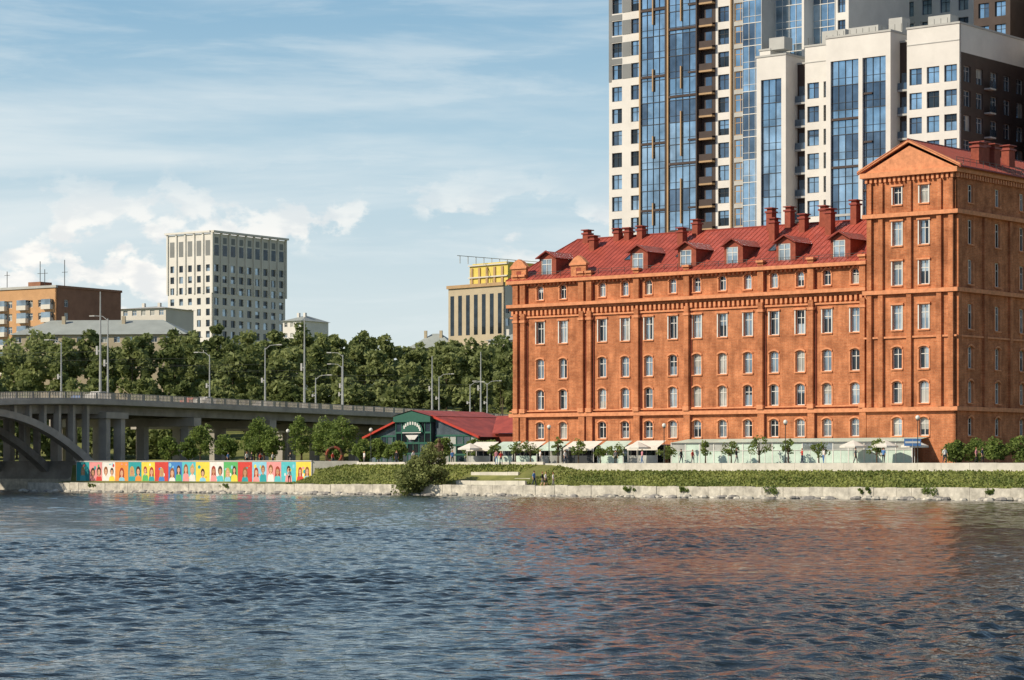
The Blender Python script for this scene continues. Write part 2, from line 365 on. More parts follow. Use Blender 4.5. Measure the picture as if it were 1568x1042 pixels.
for u in (5.3,19.2,26.2,32.8,40.0,47.3):
    v0=.3; z0=26.7; z1=29.1; hw=1.3
    fr=FRONT(u,v0)
    d.facade(fr,-hw,hw,z0,z1,[(-.2,1.6,z0+.2,z1-.1)],'brick_dark',.12,('g2','g2','g1'),fw=.1,ret=.15)
    d.box(u-hw,u+hw,v0+.15,v0+4.6,z0,z1,'brick_dark')
    for s in (-1,1):
        d.poly([(u+s*(hw+.3),v0-.4,z1-.05),(u,v0-.4,z1+.85),(u,v0+5.8,z1+.85),(u+s*(hw+.3),v0+4.8,z1-.05)],'roof')
        d.tube((u+s*(hw+.3),v0-.4,z1-.05),(u,v0-.4,z1+.85),.1,.1,'rib',4)
    d.poly([(u-hw,v0,z1),(u+hw,v0,z1),(u,v0,z1+.8)],'brick_dark')
d.obj('dormers',mill)
# ================================================================== CAFE TERRACES
caf=empty('cafe_terrace',MB); c=B()
for i in range(17):
    u=27+i*2.0
    if i<16:
        c.box(u+.06,u+1.94,-4.02,-3.98,GZ+.1,GZ+1.5,'mint'); c.box(u+.06,u+1.94,-4.0,-3.97,GZ+1.56,GZ+2.3,random.choice(['g4','mint','g2']))
        c.box(u+.96,u+1.04,-4.05,-4.025,GZ+.1,GZ+1.5,'frame')
    c.box(u-.06,u+.06,-4.06,-3.94,GZ,GZ+2.5,'frame')
c.box(27,59,-4.1,-3.9,GZ+2.3,GZ+2.45,'frame'); c.poly([(27,-4.3,GZ+2.45),(59,-4.3,GZ+2.45),(59,-.6,GZ+2.9),(27,-.6,GZ+2.9)],'mint')
c.box(27,59,-4.09,-3.95,GZ+1.5,GZ+1.55,'frame')
for u,wd,k,dk in ((-3.2,3.4,'awn','g3'),(1.0,2.8,'mint','g1'),(4.4,3.2,'awn','g3'),(8.3,3.0,'mint','g4'),(12,4.2,'awn','g3'),(17,3.6,'mint','g1'),(21.5,4.0,'awn','g3')):
    c.box(u,u+wd,-3.2,-.8,GZ,GZ+2.2,dk); 
    c.fprism(FRONT(u,-3.2),[(-.15,GZ+2.2),(wd+.15,GZ+2.2),(wd+.15,GZ+2.3),(-.15,GZ+2.3)],-2.4,.1,'frame')
    c.poly([(u-.2,-5.0,GZ+1.9),(u+wd+.2,-5.0,GZ+1.9),(u+wd+.1,-3.1,GZ+2.75),(u-.1,-3.1,GZ+2.75)],k)
    c.poly([(u-.2,-5.0,GZ+1.9),(u+wd+.2,-5.0,GZ+1.9),(u+wd+.2,-5.0,GZ+1.6),(u-.2,-5.0,GZ+1.6)],k)
    for q in (u-.1,u+wd+.1): c.tube((q,-4.9,GZ),(q,-4.9,GZ+1.9),.05,.05,'frame',6)
    for q in range(4): c.tube((u+q*wd/3,-3.24,GZ),(u+q*wd/3,-3.24,GZ+2.2),.05,.05,'frame',4)
    c.box(u,u+wd,-4.9,-4.84,GZ,GZ+1.0,random.choice(['mint','g4','dframe']))
c.obj('verandas_and_awnings',caf)
for u,v in ((24.5,-7.2),(-1.5,-6.5),(52.8,-6),(60.2,-5.5),(57,-6.4)):
    p=B(); p.tube((0,0,0),(0,0,2.5),.04,.03,'frame',6)
    for i in range(8):
        a0=i*math.pi/4; a1=a0+math.pi/4
        p.poly([(1.5*math.cos(a0),1.5*math.sin(a0),1.95),(1.5*math.cos(a1),1.5*math.sin(a1),1.95),(0,0,2.6)],'awn')
        p.poly([(1.5*math.cos(a0),1.5*math.sin(a0),1.95),(1.5*math.cos(a1),1.5*math.sin(a1),1.95),(1.5*math.cos(a1),1.5*math.sin(a1),1.75),(1.5*math.cos(a0),1.5*math.sin(a0),1.75)],'awn')
    p.obj('cafe_parasol',loc=W(u,v,GZ))
# ================================================================== HIGH-RISE
hr=empty('apartment_tower',MB); h=B()
fl=[6.3+3.1*k for k in range(0,34)]
HT=103
sky=('gs1','gs1','gs2','gs1','gs2','gs3')
def wins(ps,wd,hh,zmax,zmin=5): return [(p,wd,z-hh/2,z+hh/2) for p in ps for z in fl if zmin<z-hh/2 and z+hh/2<zmax]
vb0=42
fr=FRONT(0,vb0)
h.facade(fr,-16.4,-10.3,4,HT,wins((-15.0,-11.7),1.75,2.05,HT),'white',.3,('gs1','gs3','g3','gs2'),'dframe',.08)
for z in fl:
    if z>58: 
        h.fbox(fr,-16.4,-15.95,.005,.06,z-1.3,z+1.1,'grey'); h.fbox(fr,-14.05,-12.65,.005,.06,z-1.0,z+1.0,'grey') 
    if z>58: h.fbox(fr,-16.4,-14.1,.005,.05,z+1.12,z+1.9,'grey')
h.box(-16.4,7.1,vb0+.4,vb0+20,4,HT,'white')
f2=FRONT(0,vb0-.9)
for a,b in ((-10.1,-5.95),(-5.35,-.75)):
    h.curtain(f2,a,b,8,HT,4,3.1,sky)
    for z in np.arange(8+random.choice([0,3.1]),HT,9.3): h.fbox(f2,a,b,.1,.26,z-.18,z+.14,'dbrown')
    h.fbox(f2,a-.25,a,-.5,.25,8,HT,'tan'); h.fbox(f2,b,b+.2,-.5,.25,8,HT,'dbrown')
    zz=9.0
    while zz<HT-8:
        h.fbox(f2,a+2.02,a+2.2,.1,.3,zz,zz+random.choice([3.1,6.2]),'tan'); h.fbox(f2,b-1.3,b,.095,.24,zz+2,zz+2.25,'dbrown'); zz+=9.3
h.box(-10.3,-.6,vb0-.86,vb0+.35,4,HT,'dbrown')
f3=FRONT(0,vb0)
h.fbox(f3,-.55,1.8,-.3,.01,4,HT,'dbrown')
for z in fl:
    h.fbox(f3,-.4,1.75,.02,.85,z-1.55,z-1.3,'tan'); h.fbox(f3,-.4,1.75,.75,.82,z-1.29,z-.4,'dbrown'); h.fbox(f3,.2,1.2,.02,.06,z-1.2,z+.9,'gs3')
h.facade(fr,1.8,4.5,4,HT,wins((3.1,),1.8,2.1,HT),'white',.3,('gs1','gs3','g3'),'dframe',.08)
h.facade(fr,4.5,7.1,4,HT,wins((5.8,),1.9,2.5,HT),'lgrey',.2,sky,'tan',.12)
h.fbox(fr,4.4,4.6,.005,.35,4,HT,'tan'); h.fbox(fr,7.0,7.2,.005,.5,4,HT,'white')
f5=FRONT(0,vb0-1.5)
h.curtain(f5,7.3,10.3,8,HT,3,3.1,sky,'frame'); h.box(7.2,10.3,vb0-1.46,vb0+20,4,HT,'lgrey')
f5b=FRONT(0,vb0+2); h.curtain(f5b,10.3,14.6,50,HT,4,3.1,sky,'frame'); h.box(10.3,14.6,vb0+2.04,vb0+20,50,HT,'lgrey')
h.fbox(f5b,14.6,14.95,-3,.3,50,HT,'white')
f5c=FRONT(0,vb0+4); h.curtain(f5c,15,18.4,50,HT,3,3.1,sky,'frame'); h.facade(f5c,18.4,20.5,50,HT,wins((19.4,),1.2,2.1,HT,51),'white',.3,sky,'dframe',.07); h.box(15,20.5,vb0+4.41,vb0+20,50,HT,'white')
T1=57.6
def block(u0,u1,v,zt,style,depth=12,sd=0):
    f=FRONT(0,v)
    if style=='white2':
        n=max(1,int((u1-u0)/2.4)); ps=[u0+(u1-u0)*(i+.5)/n for i in range(n)]
        h.facade(f,u0,u1,4,zt,wins(ps,1.8,2.1,zt-2.2),'white',.3,sky+('g3',),'dframe',.08)
        h.fbox(f,u0+.01,u1-.01,.003,.06,zt-2.1,zt-2.0,'lgrey')
    elif style=='glass':
        h.curtain(f,u0+.7,u1-.7,8,zt-3.0,max(2,int((u1-u0-1.4)/.95)),3.1,sky)
        h.fbox(f,u0,u0+.7,-.4,.35,4,zt,'white'); h.fbox(f,u1-.7,u1,-.4,.35,4,zt,'white'); h.fbox(f,u0+.7,u1-.7,-.4,.35,zt-3.0,zt,'white')
    elif style=='dark':
        h.fbox(f,u0,u1,-.35,-.01,4,zt,'dbrown')
        for z in fl:
            if z<zt-2: h.fbox(f,u0+.05,u1-.05,0,.7,z-1.55,z-1.3,'lgrey'); h.fbox(f,u0+.05,u1-.05,.6,.66,z-1.28,z-.45,'gs3'); h.fbox(f,u0+.3,u1-.5,.0,.04,z-1.2,z+.9,'gs3')
    h.box(u0,u1-sd,v+.4,v+depth,4,zt,'white' if style!='dark' else 'dbrown')
    h.box(u0-.1,u1+.1,v-.1-(.35 if style=='glass' else 0),v+depth+.1,zt+.003,zt+.25,'lgrey')
block(10.3,12.0,vb0-2,T1+1.5,'white2')
block(12.0,16.6,vb0-5,T1,'glass')
block(16.6,18.4,vb0-2.5,T1-1,'dark')
block(18.4,23.4,vb0-3.5,T1+1.0,'white2')
block(23.4,33.0,vb0-6,T1+1.2,'glass')
fm=FRONT(0,vb0-6)
h.fbox(fm,28.3,28.9,.1,.4,4,T1-1.8,'white')
for z in fl[::2]:
    if z<T1-4: h.fbox(fm,24.1,28.3,.1,.3,z-1.6,z-1.3,'dbrown' if random.random()<.5 else 'lgrey'); h.fbox(fm,28.9,30.2,.1,.26,z+1.4,z+1.65,'dbrown')
block(33.0,34.9,vb0-4,T1,'dark')
block(34.9,42.4,vb0-5.5,T1+1.3,'white2',depth=18,sd=.45)
fs=SIDE(42.4,vb0-5.5)
h.facade(fs,.02,18,4,T1-2.2,wins((2,5.2,9,12.5,16),1.8,2.0,T1-2.4),'dbrown',.3,sky+('g4',),'lgrey',.07)
h.facade(fs,.02,18,T1-2.2,T1+1.3,[],'white',.3)
for z in fl:
    if z<T1-3: h.fbox(fs,6.4,7.9,.01,.9,z-1.5,z-1.3,'lgrey'); h.fbox(fs,6.4,7.9,.82,.88,z-1.28,z-.4,'gs3')
block(42.4+.45,47.5,vb0+12.6,T1-.5,'dark',depth=6)
block(47.5,56,vb0+4,T1+2.5,'white2',depth=14,sd=.45)
h.fbox(LSIDE(47.5,vb0+4),.5,13.5,.01,.08,4,T1-1,'dbrown')
for z in fl:
    if z<T1-2:
        for q in (2,5.5,9): h.fbox(LSIDE(47.5,vb0+4),q,q+1.7,.085,.13,z-1,z+1,'gs1')
fs=SIDE(56,vb0+4); h.facade(fs,.02,13,4,T1+2.5,wins((2,5.2,9),1.7,1.9,T1),'dbrown',.3,sky,'lgrey',.07)
for u,v,a,b in ((13,vb0-1,1.2,1.6),(20,vb0+2,1.8,2.2),(27,vb0-2,2.2,1.4),(37,vb0,1.6,2),(30,vb0+1,1,2.6)):
    h.box(u-a,u+a,v-1,v+1,T1+1.5,T1+1.5+b,'lgrey')
for i in range(24): h.tube((18.6+i*.95,vb0-5.0 if i>5 else vb0-3,T1+1.3),(18.6+i*.95,vb0-5.0 if i>5 else vb0-3,T1+2.3),.03,.03,'dmetal',4)
f7=FRONT(0,vb0+28)
h.facade(f7,14,50,4,HT+15,wins([15.8+2.9*i for i in range(12)],1.6,2.1,HT,40),'white',.3,sky,'dframe',.07)
h.box(14,50,vb0+28.4,vb0+46,4,HT+15,'white')
f8=FRONT(0,vb0+20); h.facade(f8,30.5,36,4,HT-32,wins((32,34.5),1.6,2,HT-32,40),'dbrown',.3,sky,'dframe',.07); h.box(30.5,36,vb0+20.4,vb0+27.9,4,HT-32,'dbrown')
h.facade(FRONT(0,vb0+22),38,62,4,HT-35,wins([39.5+2.9*i for i in range(8)],1.5,2.0,HT-35,40),'tan',.3,sky,'dframe',.07); h.box(38,62,vb0+22.4,vb0+27.8,4,HT-35,'white')
h.obj('tower_volumes',hr)
# ================================================================== distant buildings
def corner(C,R,L):
    C=Vector((C[0],C[1],0)); R=Vector((R[0],R[1],0)); d=(R-C); RR=d.length; d.normalize(); lp=C+Vector((-d.y,d.x,0))*L
    dl=(C-lp).normalized()
    return ((lp.x,lp.y),(dl.x,dl.y),(dl.y,-dl.x)),L,((C.x,C.y),(d.x,d.y),(d.y,-d.x)),RR
def frameAt(ax,ay,bx,by):
    d=Vector((bx-ax,by-ay,0)); L=d.length; d.normalize(); return ((ax,ay),(d.x,d.y),(d.y,-d.x)),L
wb=empty('white_apartment_block'); b=B()
fl2,LL,fr2,RR=corner((-97.7,830),(-76.6,860),19.6)
zt=79.5; b_rows=[14+3.62*k for k in range(17)]
b.facade(fl2,0,LL,5,zt,[((i+.5)*LL/5,1.7,z-1.1,z+1.1) for i in range(5) for z in b_rows[:-1]],'white',.35,('g3','g1','g3','g3'),None)
b.facade(fr2,0,RR,5,zt,[((i+.5)*RR/9,2.2,z-1.15,z+1.15) for i in range(9) for z in b_rows[:-1]],'offwhite',.45,('g3','g1','g3'),None)  # right face darker than the lit left one: shade put into wall colour
for i in range(10): b.fbox(fr2,i*RR/9-.35,i*RR/9+.35,.01,.5,60,zt+.2,'offwhite')
for i in range(6): b.fbox(fl2,i*LL/5-.3,i*LL/5+.3,.01,.4,60,zt+.2,'white')
for i in range(9):
    p=(i+.5)*RR/9; b.fbox(fr2,p-1.1,p+1.1,.005,.03,zt-7.2,zt-3.7,'g3'); b.fbox(fr2,p-.9,p+.9,.005,.03,zt-3.2,zt-1.2,'grey')
for i in range(5):
    p=(i+.5)*LL/5; b.fbox(fl2,p-1,p+1,.005,.03,zt-7.2,zt-2.2,'grey')
b.fbox(fr2,-.4,RR+.8,-.5,1.0,zt+.25,zt+.9,'offwhite'); b.fbox(fl2,-.8,LL-.52,-.5,.8,zt+.26,zt+.89,'white')
b.fbox(fr2,.5,RR-.02,-LL+.02,-.5,5,zt-.05,'offwhite')
b.obj('walls',wb)
bt=empty('beige_office_tower'); b=B()
f1,l1,f3_,l3=corner((-2.2,690),(10,702),22)
zt=52.5
rw=[12+3.4*k for k in range(12)]
b.facade(f1,0,l1,5,zt,[((i+.5)*l1/7,1.6,z-1,z+1) for i in range(7) for z in rw if z<38],'beige',.3,('g3','g1','g3'),None)
for i in range(7): b.fbox(f1,(i+.5)*l1/7-.75,(i+.5)*l1/7+.75,.01,.03,39.5,50.5,'g3')
b.facade(f3_,0,l3,5,zt,[((i+.5)*l3/6,1.5,z-1,z+1) for i in range(6) for z in rw if z<48],'offwhite',.3,('g3','g1'),None)
b.fbox(f3_,.5,l3-.05,-l1+.05,-.5,5,zt-.02,'beige'); b.fbox(f1,-.3,l1+.2,-.4,.5,zt+.01,zt+.9,'tan')
b.fbox(f1,7,l1,-12,-1.5,zt+.9,zt+6.0,'yellow')
for i in range(5): b.fbox(f1,7.6+i*3,8.4+i*3,-1.49,-1.2,zt+.95,zt+5.4,'tan')
for z in (zt+2.6,zt+5.9): b.fbox(f1,6.8,l1+.1,-1.4,-1.0,z,z+.35,'offwhite')
b.fbox(f3_,1.6,l3+8,-14,-.6,zt-1,zt+6.6,'yellow')
for z in (zt+1.6,zt+4.4): b.fbox(f3_,1.7,l3+7.6,-.59,-.4,z,z+.5,'offwhite')
for i in range(7): b.fbox(f3_,2+i*3.3,2.4+i*3.3,-.58,-.3,zt-.8,zt+6.4,'lgrey')
for i in range(9): b.fbox(f3_,-8+i*3,-7.85+i*3,-9,-8.85,zt+6,zt+8,'lgrey')
b.fbox(f3_,-9,l3+7,-9,-8.85,zt+8,zt+8.15,'lgrey')
b.obj('walls',bt)
ob=empty('orange_brick_building'); b=B()
f1,l1,f3_,l3=corner((-108.5,606),(-96,625),27); zt=46
lv=[20.7+3.1*k for k in range(8)]
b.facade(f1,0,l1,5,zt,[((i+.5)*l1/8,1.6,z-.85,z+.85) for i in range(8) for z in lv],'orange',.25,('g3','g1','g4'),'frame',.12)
for z in [19.2+3.1*k for k in range(8)]:
    for q in (8,15,23): b.fbox(f1,q,q+3.0,.01,1.1,z,z+1.1,'offwhite'); b.fbox(f1,q,q+3.0,.01,1.0,z+1.1,z+2.4,'g1')
b.facade(f3_,0,l3,5,zt,[(3.5,1.4,z-.85,z+.85) for z in lv],'orange_shade',.25,('g3','g4'),'frame',.12)
b.fbox(f3_,.45,l3-.03,-l1+.05,-.45,5,zt-.05,'orange_shade'); b.fbox(f1,-.2,l1+.2,-.4,.3,zt+.01,zt+.6,'lgrey'); b.fbox(f3_,.41,l3+.2,-.4,.25,zt+.012,zt+.59,'orange_shade')
b.fbox(f1,14,18,-8,-4,zt,zt+2.0,'orange_shade')
for i,p in enumerate((6,17,18.5,25)): b.fbox(f1,p,p+.12,-5,-4.88,zt,zt+5+i%2*2,'dmetal'); b.fbox(f1,p-.8,p+1,-5,-4.9,zt+4,zt+4.1,'dmetal')
b.obj('walls',ob)
def lowhouse(name,ax,ay,bx,by,dep,zb,zt,zr,wk,rk,nw,nr):
    e=empty(name); b=B(); f,l=frameAt(ax,ay,bx,by)
    b.facade(f,0,l,zb,zt,[((i+.5)*l/nw,min(1.5,l/nw*.5),zt-1.9-3.3*k,zt-.5-3.3*k) for i in range(nw) for k in range(nr)],wk,.2,('g3','g1','g4'),'frame',.1)
    b.fbox(f,.02,l-.02,-dep,-.41,zb,zt-.01,wk)
    P=lambda p,d,z:(f[0][0]+f[1][0]*p+f[2][0]*d, f[0][1]+f[1][1]*p+f[2][1]*d, z)
    h_=min(dep/2,l/2)*.9; o=.6
    a,b_,c_,d_=P(-o,o,zt),P(l+o,o,zt),P(l+o,-dep-o,zt),P(-o,-dep-o,zt); e1=P(h_,-dep/2,zr); e2=P(l-h_,-dep/2,zr)
    b.poly([a,b_,e2,e1],rk); b.poly([b_,c_,e2],rk); b.poly([c_,d_,e1,e2],rk); b.poly([d_,a,e1],rk); b.poly([a,b_,c_,d_],rk)
    for q in (.25,.6): b.fbox(f,l*q,l*q+.8,-dep*.4,-dep*.4+.8,zr-1.5,zr+.8,wk)
    b.obj('walls_and_roof',e)
lowhouse('grey_roof_house',-117,596,-76,592,16,14,34.2,38,'beige','roofg',14,1)
lowhouse('white_house',-106,690,-93,684,14,20,46,47,'offwhite','lgrey',5,4)
lowhouse('white_house',-72,800,-66,796,14,20,49,51,'white','roofg',3,4)
lowhouse('beige_house',-30,745,-17,742,12,20,38,42.5,'beige','roofg',6,3)
lowhouse('white_house',-6,640,4,634,12,15,35,37.2,'offwhite','roofg',5,3)
# ================================================================== BRIDGE
Pb=Vector((-58.7,370,0)); Db=Vector((.4,.917,0)).normalized(); Nb=Vector((Db.y*-1,Db.x,0))
MBr=Matrix(((Db.x,Nb.x,0,Pb.x),(Db.y,Nb.y,0,Pb.y),(0,0,1,0),(0,0,0,1)))
br=empty('road_bridge',MBr); b=B()
WB=26
def zt_(s): return 14.1-(.0008*s*s if s<0 else 0)+(-.00002*s*s if s>0 else 0)
ss=list(np.arange(-140,320,4.0))
def ext(prof,k,ss=ss):
    for i in range(len(ss)-1):
        a,c_=ss[i],ss[i+1]; za,zc=zt_(a),zt_(c_)
        for j in range(len(prof)):
            p,q=prof[j],prof[(j+1)%len(prof)]
            b.poly([(a,p[0],za+p[1]),(c_,p[0],zc+p[1]),(c_,q[0],zc+q[1]),(a,q[0],za+q[1])],k)
ext([(-.9,-1.1),(-.9,-1.75),(.2,-1.9),(WB-.2,-1.9),(WB+.9,-1.75),(WB+.9,-1.1)],'concl')
ext([(1,-1.92),(1,-3.1),(1.6,-3.1),(1.6,-1.92)],'conc')
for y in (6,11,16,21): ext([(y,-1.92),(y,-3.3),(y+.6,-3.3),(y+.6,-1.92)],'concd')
ext([(3.2,-1.092),(WB-3.2,-1.092),(WB-3.2,-1.096),(3.2,-1.096)],'asph')
for y in (-.75,WB+.65):
    ext([(y,-.08),(y+.1,-.08),(y+.1,0),(y,0)],'concl'); ext([(y,-.55),(y+.05,-.55),(y+.05,-.5),(y,-.5)],'concl'); ext([(y,-1.09),(y+.15,-1.09),(y+.15,-.9),(y,-.9)],'concl')
    s=-140
    while s<316:
        z=zt_(s); b.box(s,s+.15 if int(s*2)%8 else s+.4,y+.02,y+.1,z-.9,z-.08,'concl'); s+=.4
b.obj('deck_and_railing',br)
b=B()
def arch(s0,hw,zc,k,y0,y1,th=.95):
    n=26
    for i in range(n):
        a=-hw+2*hw*i/n; c_=-hw+2*hw*(i+1)/n
        f=lambda x:zc-(zc-3.6)*(x/hw)**2
        za,zb_=f(a),f(c_); ta=th*(1+.5*(a/hw)**2); tb=th*(1+.5*(c_/hw)**2)
        P=[(s0+a,za),(s0+c_,zb_),(s0+c_,zb_-tb),(s0+a,za-ta)]
        b.poly([(x,y0,z) for x,z in P],k); b.poly([(x,y1,z) for x,z in P],k)
        b.poly([(P[3][0],y0,P[3][1]),(P[2][0],y0,P[2][1]),(P[2][0],y1,P[2][1]),(P[3][0],y1,P[3][1])],k)
        b.poly([(P[0][0],y0,P[0][1]),(P[1][0],y0,P[1][1]),(P[1][0],y1,P[1][1]),(P[0][0],y1,P[0][1])],k)
    x=-hw+2
    while x<hw-1:
        z0=zc-(zc-3.6)*(x/hw)**2; z1=zt_(s0+x)-1.93
        if z1-z0>.5: b.box(s0+x-.3,s0+x+.3,y0+.15,y1-.15,z0-.1,z1,k)
        x+=3.6
for s0 in (-29.6,-88,-146):
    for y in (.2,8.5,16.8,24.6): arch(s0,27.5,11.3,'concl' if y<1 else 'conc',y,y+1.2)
for s in (-1.2,-58.8,-117):
    b.box(s-1.6,s+1.6,-.6,WB+.6,-1.5,4.2,'conc'); b.box(s-2.1,s+2.1,-1.2,WB+1.2,-1.5,1.6,'stone')
for y in (.1,8.4,16.7,24.5): 
    for s in (.2,4.2): b.box(s-.55,s+.55,y,y+1.3,1,11.1,'concl')
b.box(-.8,5.2,-.2,WB+.2,10.4,11.3,'concl')
for s in list(np.arange(25,320,24)):
    for y in (1,9,17,24): b.box(s-.7,s+.7,y,y+1.4,2,10.2,'concl')
    b.box(s-1.1,s+1.1,-.2,WB+.2,9.6,10.9,'concl')
b.obj('arches_and_piers',br)
def BW(s,y,z): return Pb+Db*s+Nb*y+Vector((0,0,z))
def mast(name,s,y,h_,arms,r0=.17):
    p=B(); p.tube((0,0,0),(0,0,h_),r0,.08,'metal',8); p.tube((0,0,0),(0,0,1.0),r0*1.5,r0*1.4,'metal',8)
    for d_ in arms:
        p.tube((0,0,h_-.3),(0,d_*.9,h_+.35),.06,.05,'metal',6); p.tube((0,d_*.9,h_+.35),(0,d_*2.3,h_+.45),.05,.05,'metal',6)
        p.box(-.16,.16,min(d_*2.2,d_*3.1),max(d_*2.2,d_*3.1),h_+.36,h_+.52,'lgrey')
    p.tube((0,0,h_*.45),(0,.6,h_*.45+.1),.1,.1,'metal',6); p.box(-.12,.12,.4,.7,h_*.42,h_*.5,'lgrey')
    z=zt_(s)-1.1
    o=p.obj(name); o.matrix_world=Matrix.Translation(BW(s,y,z))@MBr.to_3x3().to_4x4(); return o
for s,y,hh,ar in ((-.5,1,15.8,()),(1.5,1,12,(1,)),(48.5,1,9.8,(-1,)),(62,1,15.6,()),(66,1,5.5,(-1,)),(76,1,9.8,(1,)),(112,1,11.2,()),(115,1,7.5,(-1,)),(134,1,13.0,()),(137,1,7,(1,-1)),(129,1,6.5,(-1,)),(-24,24,10.5,(1,)),(24,24,10,(1,)),(70,24,10,(1,)),(120,24,10,(1,))):
    mast('street_lamp' if ar else 'catenary_mast',s,y,hh,ar,.22 if not ar else .17)
wr=B()
for y in (5,9,17,21):
    for i in range(12):
        s=-60+i*22; wr.tube(BW(s,y,zt_(s)+5.2),BW(s+22,y,zt_(s+22)+5.2),.018,.018,'dmetal',4,False)
for s in (-.5,24,48,72,96,120,144): wr.tube(BW(s,1,zt_(s)+6),BW(s,25,zt_(s)+6),.018,.018,'dmetal',4,False)
wr.obj('overhead_wires')
# ================================================================== GROUND
def sm(a,b_,x):
    t=min(1,max(0,(x-a)/(b_-a))); return t*t*(3-2*t)
def gz(u,v):
    if v<-20.01: return -1.5
    wl=sm(-20,-24,u) if u<-20 else 0
    if u<-67.5 and v<1.0: return -1.5 if v<-.5 else .9
    wr_=sm(14,19,u)
    def right(v):
        if v<-17.2: return 1.12
        if v<-10: return 1.15+(v+17.2)/7.2*1.75
        if v<-9.65: return 2.9
        return GZ
    def mid(v):
        if v<-18.6: return 1.12
        return 1.15+sm(-18.6,-9,v)*(GZ-.05-1.15)
    def left(v):
        if v<-17.5: return 1.1
        if v<-12.9: return 1.15+(v+17.5)/4.6*.3
        return 3.6
    return left(v)*wl+(1-wl)*(right(v)*wr_+mid(v)*(1-wr_))
us=sorted(set([-4000,-1500,-600,-300,-200,-150,-120,-100,-90,-80,-72,-68,-67.4]+list(np.arange(-66,120,2.0))+[130,150,200,300,600,1500,4000]+[-22.5,-21,-23.2]))
vs=[-20.3,-20.0,-19,-17.5,-17.2,-15,-13,-12.7,-11.5,-10,-9.8,-9.6,-8,-5,-.6,0,1.1,3,6,10,15,20,30,45,60,80,100,120,140,170,200,250,300,350,400,500,700,1000,1800,3000,6000]
g=B(); gi={}
for i,u in enumerate(us):
    for j,v in enumerate(vs):
        p=W(u,v); z=gz(u,v)
        if v>20 and p.x<60: z=z+sm(450,620,p.y)*16+sm(640,900,p.y)*8
        gi[i,j]=len(g.v); g.v.append((p.x,p.y,z))
for i in range(len(us)-1):
    for j in range(len(vs)-1):
        u=(us[i]+us[i+1])/2; v=(vs[j]+vs[j+1])/2
        g.f.append((gi[i,j],gi[i+1,j],gi[i+1,j+1],gi[i,j+1]))
        if v<-20: k='stone'
        elif u>15: k='pave' if (v<-17.2 or -9.7<v<3) else 'grass'
        elif u>-22: k='pave' if (v<-18.9 or -9<v<3) else 'grass'
        else: k='stone' if u<-67 and v<1.5 else ('pave' if v<-17.4 else ('grass'))
        if v>3: k='grass'
        g.m.append(g.mi(k))
g.obj('ground')
def blockwall(name,u0,u1,v,z0,z1,th,k,step=1.6,jit=.05):
    e=empty(name,MB); b=B(); u=u0; rr=random.Random(len(name)+int(u0))
    while u<u1:
        l=min(step*rr.uniform(.8,1.25),u1-u)
        b.box(u+.01,u+l-.01,v-th+rr.uniform(-jit,jit),v+rr.uniform(0,jit),z0,z1+rr.uniform(-jit,jit),k); u+=l
    b.obj('stone_blocks',e); return e
blockwall('embankment_wall',-67.5,118,-20.05,-.6,1.26,.45,'stone',1.5,.05)
blockwall('retaining_wall',13,118,-9.62,2.3,3.78,.4,'stone2',3.0,.012)
blockwall('retaining_wall',-22,12,-8.8,3.2,3.95,.35,'stone2',3.0,.012)
blockwall('path_edge_wall',5.6,16,-17.3,.9,1.75,.3,'stone2',2.0,.02)
blockwall('path_edge_wall',4.8,12,-13.6,1.6,2.75,.3,'stone2',2.0,.02)
rc=B()
rr=random.Random(5)
for i in range(620):
    u=rr.uniform(-68,117); 
    s_=rr.uniform(.12,.5); p=W(u,-20.6-rr.uniform(0,.9),rr.uniform(-.1,.15)); rc.ball(p,s_*1.3,s_,s_*.7,'stone' if rr.random()<.5 else 'conc',6,4)
rc.obj('shore_rocks')
st=empty('stone_steps',MB); b=B()
for i in range(6): b.box(12.3,14.6,-17.0+i*1.05,-16.0+i*1.05,.9,1.35+i*.34,'stone2')
b.obj('steps',st)
# mural wall
mu=empty('mural_wall',MB); b=B()
for nm,cc in {'m_teal':(.03,.33,.36),'m_red':(.6,.06,.05),'m_white':(.75,.73,.7),'m_orange':(.75,.28,.06),'m_pink':(.75,.3,.3),'m_blue':(.06,.22,.55),'m_lblue':(.25,.55,.7),'m_yellow':(.8,.62,.08),'m_green':(.1,.42,.14),'m_cyan':(.1,.5,.55),'skin1':(.65,.38,.25),'skin2':(.5,.27,.16),'hair1':(.05,.03,.02),'hair2':(.25,.1,.04),'hair3':(.5,.33,.12),'hair4':(.32,.05,.03),'cloth_navy':(.03,.04,.08),'cloth_blue':(.08,.2,.45),'cloth_dark':(.025,.025,.03),'cloth_grey':(.2,.2,.2),'cloth_red':(.55,.06,.05),'cloth_white':(.75,.73,.7),'cloth_pink':(.6,.25,.3)}.items(): M[nm]=mat(nm,cc,.7,.1,2)
b.box(-66.2,-22,-13.1,-12.7,1.1,4.05,'stone2'); b.box(-66.25,-21.95,-13.18,-12.62,4.06,4.16,'white')
FM=FRONT(-66.1,-13.1)
pan=['m_teal','m_pink','m_white','m_orange','m_teal','m_yellow','m_red','m_blue','m_cyan','m_yellow','m_white','m_green','m_red','m_lblue','m_pink','m_cyan','m_yellow']
pw=44/17; rr=random.Random(3)
